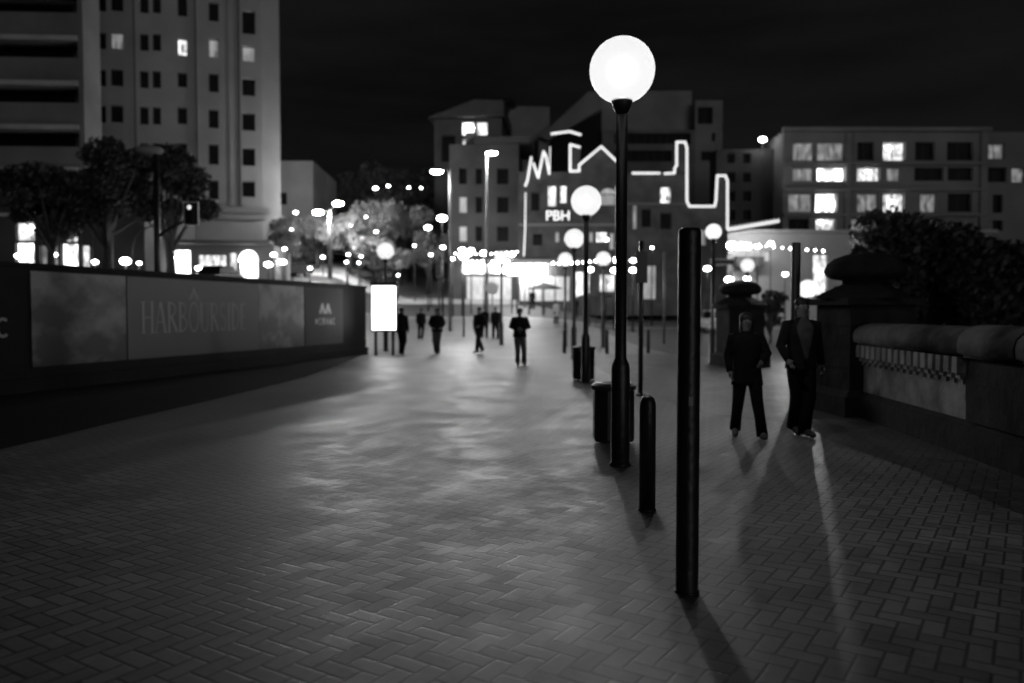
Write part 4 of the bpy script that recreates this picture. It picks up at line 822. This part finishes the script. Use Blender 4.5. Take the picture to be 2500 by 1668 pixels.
SL = [('lamp beside the small lit tree right of the tower', 722, 519, 74, .2), ('lamp low before the dark side block', 695, 608, 64, .17), ('second lamp low before the dark side block', 690, 640, 62, .3),
      ('lamp on the slope in front of the floodlit trees', 857, 549, 76, .2), ('lamp right of the floodlit trees', 918, 566, 76, .17),
      ('lamp at the left top of the hill', 917, 460, 100, .3), ('second lamp along the hill top', 948, 454, 100, .2), ('third lamp along the hill top', 998, 458, 100, .17), ('fourth lamp along the hill top', 1028, 459, 100, .14),
      ('large lamp over the hill road', 1079, 533, 66, .42), ('wide lamp left of the large one over the hill road', 1045, 556, 66, .3),
      ('lamp above the crossing at the foot of the hill', 1081, 604, 60, .2), ('lamp left of the terrace awning', 1128, 610, 62, .24), ('lamp at the left end of the crossing', 1105, 632, 62, .16),
      ('low lamp by the double lamp pole foot', 788, 628, 72, .18), ('string lamp left of the panel globe', 850, 622, 70, .15), ('second string lamp left of the panel globe', 846, 640, 70, .15), ('third string lamp near the panel globe', 882, 626, 70, .13), ('fourth string lamp near the panel globe', 876, 642, 70, .13),
      ('small lamp on the road right of the panel globe', 972, 672, 74, .12),
      ('lamp in front of the pub window left of the near pole', 1440, 658, 58, .28), ('lamp under the pub awning near the near pole', 1500, 660, 56, .24), ('lamp high under the pub awning near the near pole', 1507, 637, 56, .24), ('lamp between the near lamp pole and the thin pole', 1546, 636, 54, .22), ('lower lamp between the near lamp pole and the thin pole', 1546, 660, 54, .26),
      ('lamp over the side door of the pub', 1592, 605, 66, .14), ('lamp low behind the tall black post', 1727, 656, 60, .28),
      ('first lamp of the podium ceiling row', 1786, 600, 74, .5), ('second lamp of the podium ceiling row', 1822, 601, 74, .3), ('third lamp of the podium ceiling row', 1850, 602, 74, .28), ('fourth lamp of the podium ceiling row', 1882, 595, 74, .26),
      ('left lamp just above the farther domed pier', 1780, 683, 52, .3), ('right lamp just above the farther domed pier', 1824, 680, 52, .22), ('lamp left of the grey banner post', 1917, 670, 60, .22),
      ('lamp on the roof line left of the apartment block', 1862, 341, 84, .42),
      ('lamp at the foot of the far left shops', 45, 625, 50, .22), ('lamp between the far left shopfronts', 132, 622, 50, .2), ('large lamp behind the hoarding left of the mast', 306, 638, 48, .34), ('small lamp behind the hoarding beside the mast', 340, 643, 48, .14), ('lamp behind the hoarding below the traffic signal', 484, 655, 50, .2)]
SL += [('lamp over the far left shopfront', 100, 560, 50, .12), ('lamp over the second left shopfront', 195, 527, 50, .14), ('lamp in the leaves right of the far left shops', 222, 512, 50, .16), ('lamp at the middle of the far left shops', 232, 640, 50, .2),
  ('lamp at the right end of the low shops', 668, 622, 58, .22), ('low lamp at the right end of the low shops', 655, 646, 58, .3), ('lamp under the small lit tree', 712, 560, 66, .12), ('lamp low on the slope above the hoarding end', 757, 655, 62, .16),
  ('lamp in the foliage above the panel globe', 893, 530, 80, .14), ('lamp right of the hill foot tree', 1012, 600, 74, .14), ('lamp beside the far traffic signal', 1052, 622, 70, .16), ('lamp over the left end of the terrace awning', 1150, 612, 64, .26), ('lamp over the middle of the terrace awning', 1182, 618, 64, .3), ('lamp over the right end of the terrace awning', 1250, 622, 64, .24), ('lamp at the pub awning left post', 1262, 652, 64, .34), ('lamp at the pub awning second post', 1292, 656, 64, .36), ('lamp at the pub awning right post', 1326, 652, 64, .26),
  ('lamp below the arched pub window', 1480, 585, 66, .2), ('lamp in the dark block beside the podium', 1700, 620, 66, .1)]
for lab, px, py, D, r in SL: post_lamp(lab, px, py, D, r, 'lamp_p' if 'podium' in lab or 'pub awning' in lab or 'terrace awning' in lab else 'lamp_s')
post_lamp('fierce low floodlight left of the lone globe lamp', 1132, 626, 45, .26, 'flood', None)

def festoon(label, a, b_, D, n, r=.09, sag=.12):
    p0_, p1_ = P(*a, D), P(*b_, D); o = p0_.copy(); e = p1_ - p0_; t_ = thing('festoon_lights', label, 'string lights', o); pts = []; rn = random.Random(n)
    for k in range(n): v = k / (n - 1); pts.append(Vector((e.x * v, e.y * v, e.z * v - sag * 4 * v * (1 - v))))
    m_ = MB(); m_.tube(pts, .015, 5); m_.build('cable', M['black'], t_)
    for q_ in pts: m_ = MB(); k = rn.uniform(.5, 1.35); m_.ell((q_.x, q_.y, q_.z - .1), (r * k, r * k, r * k), 8, 5); m_.build('bulb', M['lamp_s'], t_)
festoon('long string of lights above the terrace awning', (1112, 616), (1262, 612), 66, 13)
festoon('lower string of lights under the terrace awning', (1140, 634), (1240, 636), 68, 9, .12, .08)
festoon('string of lights over the pub terrace right of the awning', (1350, 640), (1500, 628), 66, 11, .11)
festoon('string of lights under the podium ledge', (1790, 590), (2010, 610), 72, 12, .09, .06)
festoon('string of lights seen through the quay tree', (2140, 716), (2330, 752), 30, 8, .06, .1)
# ------------------------------------------------------------ mast, traffic signal, sign
mx_ = P(384, 600, 31)
t = thing('lamp_mast', 'thick dark mast rising behind the hoarding with an unlit lamp head', 'mast', (mx_.x, 31, 0)); ht = P(384, 375, 31).z
m = MB(); m.tube([(0, 0, 0), (0, 0, ht)], [.14, .11], 14); m.build('pole', M['black'], t)
m = MB(); m.ell((-.25, 0, ht + .12), (.55, .3, .2), 18, 8); m.build('lamp_head', M['render_mid'], t)
pt = P(470, 523, 31) - Vector((mx_.x, 31, 0))
m = MB(); m.tube([(0, 0, pt.z - .9), (.5, 0, pt.z - .55), (pt.x, 0, pt.z - .1)], .06, 10); m.build('arm', M['dark_metal'], t)
ts = thing('traffic_signal', 'traffic signal with pale rimmed backboard hung on the mast arm', 'traffic light', (mx_.x + pt.x, 30.85, pt.z))
m = MB(); m.bb(-.26, .26, 0, .03, -.42, .42); m.build('backboard', M['black'], ts)
m = MB(); m.bb(-.29, -.26, -.01, .04, -.45, .45); m.bb(.26, .29, -.01, .04, -.45, .45); m.bb(-.26, .26, -.01, .04, .42, .45); m.bb(-.26, .26, -.01, .04, -.45, -.42); m.build('rim', M['sign_w'], ts)
m = MB(); m.bb(-.13, .13, -.16, 0, -.36, .36); m.build('housing', M['black'], ts)
for k, kk in ((.23, 'lit'), (0, 'glass'), (-.23, 'glass')):
    m = MB(); m.ell((0, -.17, k), (.085, .02, .085), 14, 8); m.build('lens', M[kk], ts)
t = thing('curved_mast', 'slender curved steel arm bending over behind the hoarding', 'mast', (P(322, 640, 40).x, 40, H(P(322, 640, 40).x, 40)))
m = MB(); o_ = Vector(t.location); m.tube([(0, 0, 0)] + [P(a, c, 40) - o_ for a, c in ((322, 640), (323, 600), (330, 580), (345, 562), (375, 550))], .045, 10); m.build('arm', M['pale_metal'], t)
t = thing('traffic_signal', 'dark traffic signal post at the far crossing', 'traffic light', (P(1072, 700, 50).x, 50, H(P(1072, 700, 50).x, 50)))
zz = P(1072, 655, 50).z - t.location.z
m = MB(); m.tube([(0, 0, 0), (0, 0, zz + .5)], .06, 8); m.build('pole', M['dark_metal'], t); m = MB(); m.bb(-.2, .2, -.2, -.06, zz - .5, zz + .5); m.build('housing', M['black'], t)
for k in (-.3, 0, .3): m = MB(); m.ell((0, -.21, zz + k), (.1, .02, .1), 10, 6); m.build('lens', M['glass'], t)
p_ = P(1202, 704, 45); t = thing('round_sign', 'pale round sign on a post behind the distant pair', 'sign', (p_.x, 45, H(p_.x, 45)))
m = MB(); m.tube([(0, 0, 0), (0, 0, p_.z - t.location.z + .3)], .04, 8); m.build('post', M['pale_metal'], t)
m = MB(); m.tube([(0, -.07, p_.z - t.location.z), (0, -.045, p_.z - t.location.z)], .36, 24, True, False); m.build('sign_disc', M['sign_w'], t)
t = thing('pale_pole', 'thin pale pole before the road right of the near lamp', 'pole', (P(1622, 700, 40).x, 40, 0))
m = MB(); m.tube([(0, 0, 0), (0, 0, 4.6)], .06, 8); m.build('shaft', M['pale_metal'], t)

# ------------------------------------------------------------ cars
def car(label, x, y, z, rz, mk, lights=True, dz=0):
    t_ = thing('parked_car' if not lights else 'car', label, 'car', (x, y, z), rz, 'cars on the road')
    body = [(-2.15, .32), (-2.15, .62), (-2.08, .84), (-1.1, .95), (1.75, 1.0), (2.1, .93), (2.18, .6), (2.15, .32)]
    m_ = MB(); secs = []
    for yy, k in ((-.88, .90), (-.80, 1), (.80, 1), (.88, .90)): secs.append([(x_ * (1 if k == 1 else .985), yy, .32 + (z_ - .32) * k) for x_, z_ in body])
    nb = len(body); b0_ = len(m_.v)
    for s_ in secs: m_.v += s_
    for i in range(3):
        for j in range(nb): j2 = (j + 1) % nb; m_.f.append((b0_ + i * nb + j, b0_ + i * nb + j2, b0_ + (i + 1) * nb + j2, b0_ + (i + 1) * nb + j)); m_.mi.append(0); m_.sm.append(False)
    m_.f += [tuple(range(b0_ + nb - 1, b0_ - 1, -1)), tuple(range(b0_ + 3 * nb, b0_ + 4 * nb))]; m_.mi += [0, 0]; m_.sm += [False, False]; m_.build('body', M[mk], t_)
    m_ = MB(); lo_ = [(-1.2, .95), (1.7, 1.0)]; 
    v_ = [(-1.2, -.78, .94), (1.75, -.78, .98), (1.75, .78, .98), (-1.2, .78, .94), (-.45, -.60, 1.42), (1.15, -.60, 1.42), (1.15, .60, 1.42), (-.45, .60, 1.42)]
    m_.v += v_; m_.f += [(0, 1, 5, 4), (1, 2, 6, 5), (2, 3, 7, 6), (3, 0, 4, 7)]; m_.mi += [0] * 4; m_.sm += [False] * 4; m_.build('windows', M['glass'], t_)
    m_ = MB(); m_.rings([(.35, 0, 1.42, .001, .001)], 4, False) if False else None; m_.bb(-.5, 1.2, -.63, .63, 1.42, 1.46); m_.bb(-.42, 1.1, -.55, .55, 1.46, 1.48); m_.build('roof', M[mk], t_)
    for sx_ in (-1.35, 1.35):
        for sy_ in (-1, 1):
            m_ = MB(); m_.tube([(sx_, sy_ * .70, .32), (sx_, sy_ * .89, .32)], .32, 20, True, False); o2 = m_.build('wheel', M['tyre'], t_); m_ = MB(); m_.tube([(sx_, sy_ * .89, .32), (sx_, sy_ * .90, .32)], .2, 14, True, False); m_.build('rim', M['pale_metal'], o2)
    for sy_ in (-1, 1):
        m_ = MB(); m_.ell((-2.14, sy_ * .62, .68), (.04, .16, .09), 10, 6); m_.build('headlight', M['lamp_s' if lights else 'sign_w'], t_)
        m_ = MB(); m_.bb(2.14, 2.19, sy_ * .62 - .14, sy_ * .62 + .14, .68, .84); m_.build('tail_light', M['lit_dim'], t_)
    return t_
def pcar(label, px, D, rz, mk, lights=True): x_ = P(px, 700, D).x; car(label, x_, D, H(x_, D), R(rz), mk, lights)
pcar('silver car parked right of the tall black post with pale roof', 1741, 56, 82, 'car_pale', False)
pcar('dark car with bright headlights above the hoarding below the shops', 528, 50, 84, 'car_dark')
pcar('car with bright headlights coming down the hill road', 812, 86, 70, 'car_dark')
pcar('dark car turning on the hill road with lit headlights', 705, 70, 60, 'car_dark')
pcar('dark car parked by the left edge of the hill road', 900, 78, 20, 'car_dark', False)

# planter and parasol by the pub
p_ = P(1455, 700, 62); t = thing('cafe_parasol', 'dark cafe parasol in front of the pub right of the second lamp', 'parasol', (p_.x, 62, H(p_.x, 62)))
m = MB(); m.tube([(0, 0, 0), (0, 0, 2.5)], .03, 8); m.build('pole', M['dark_metal'], t); m = MB(); m.rings([(0, 0, 2.1, 1.5, 1.5), (0, 0, 2.2, 1.3, 1.3), (0, 0, 2.6, .05, .05)], 8, True, False); m.build('canopy', M['umb'], t)
p_ = P(1330, 700, 64); t2 = dup(t, (p_.x, 64, H(p_.x, 64)), 'dark cafe parasol left of the pale coated woman')
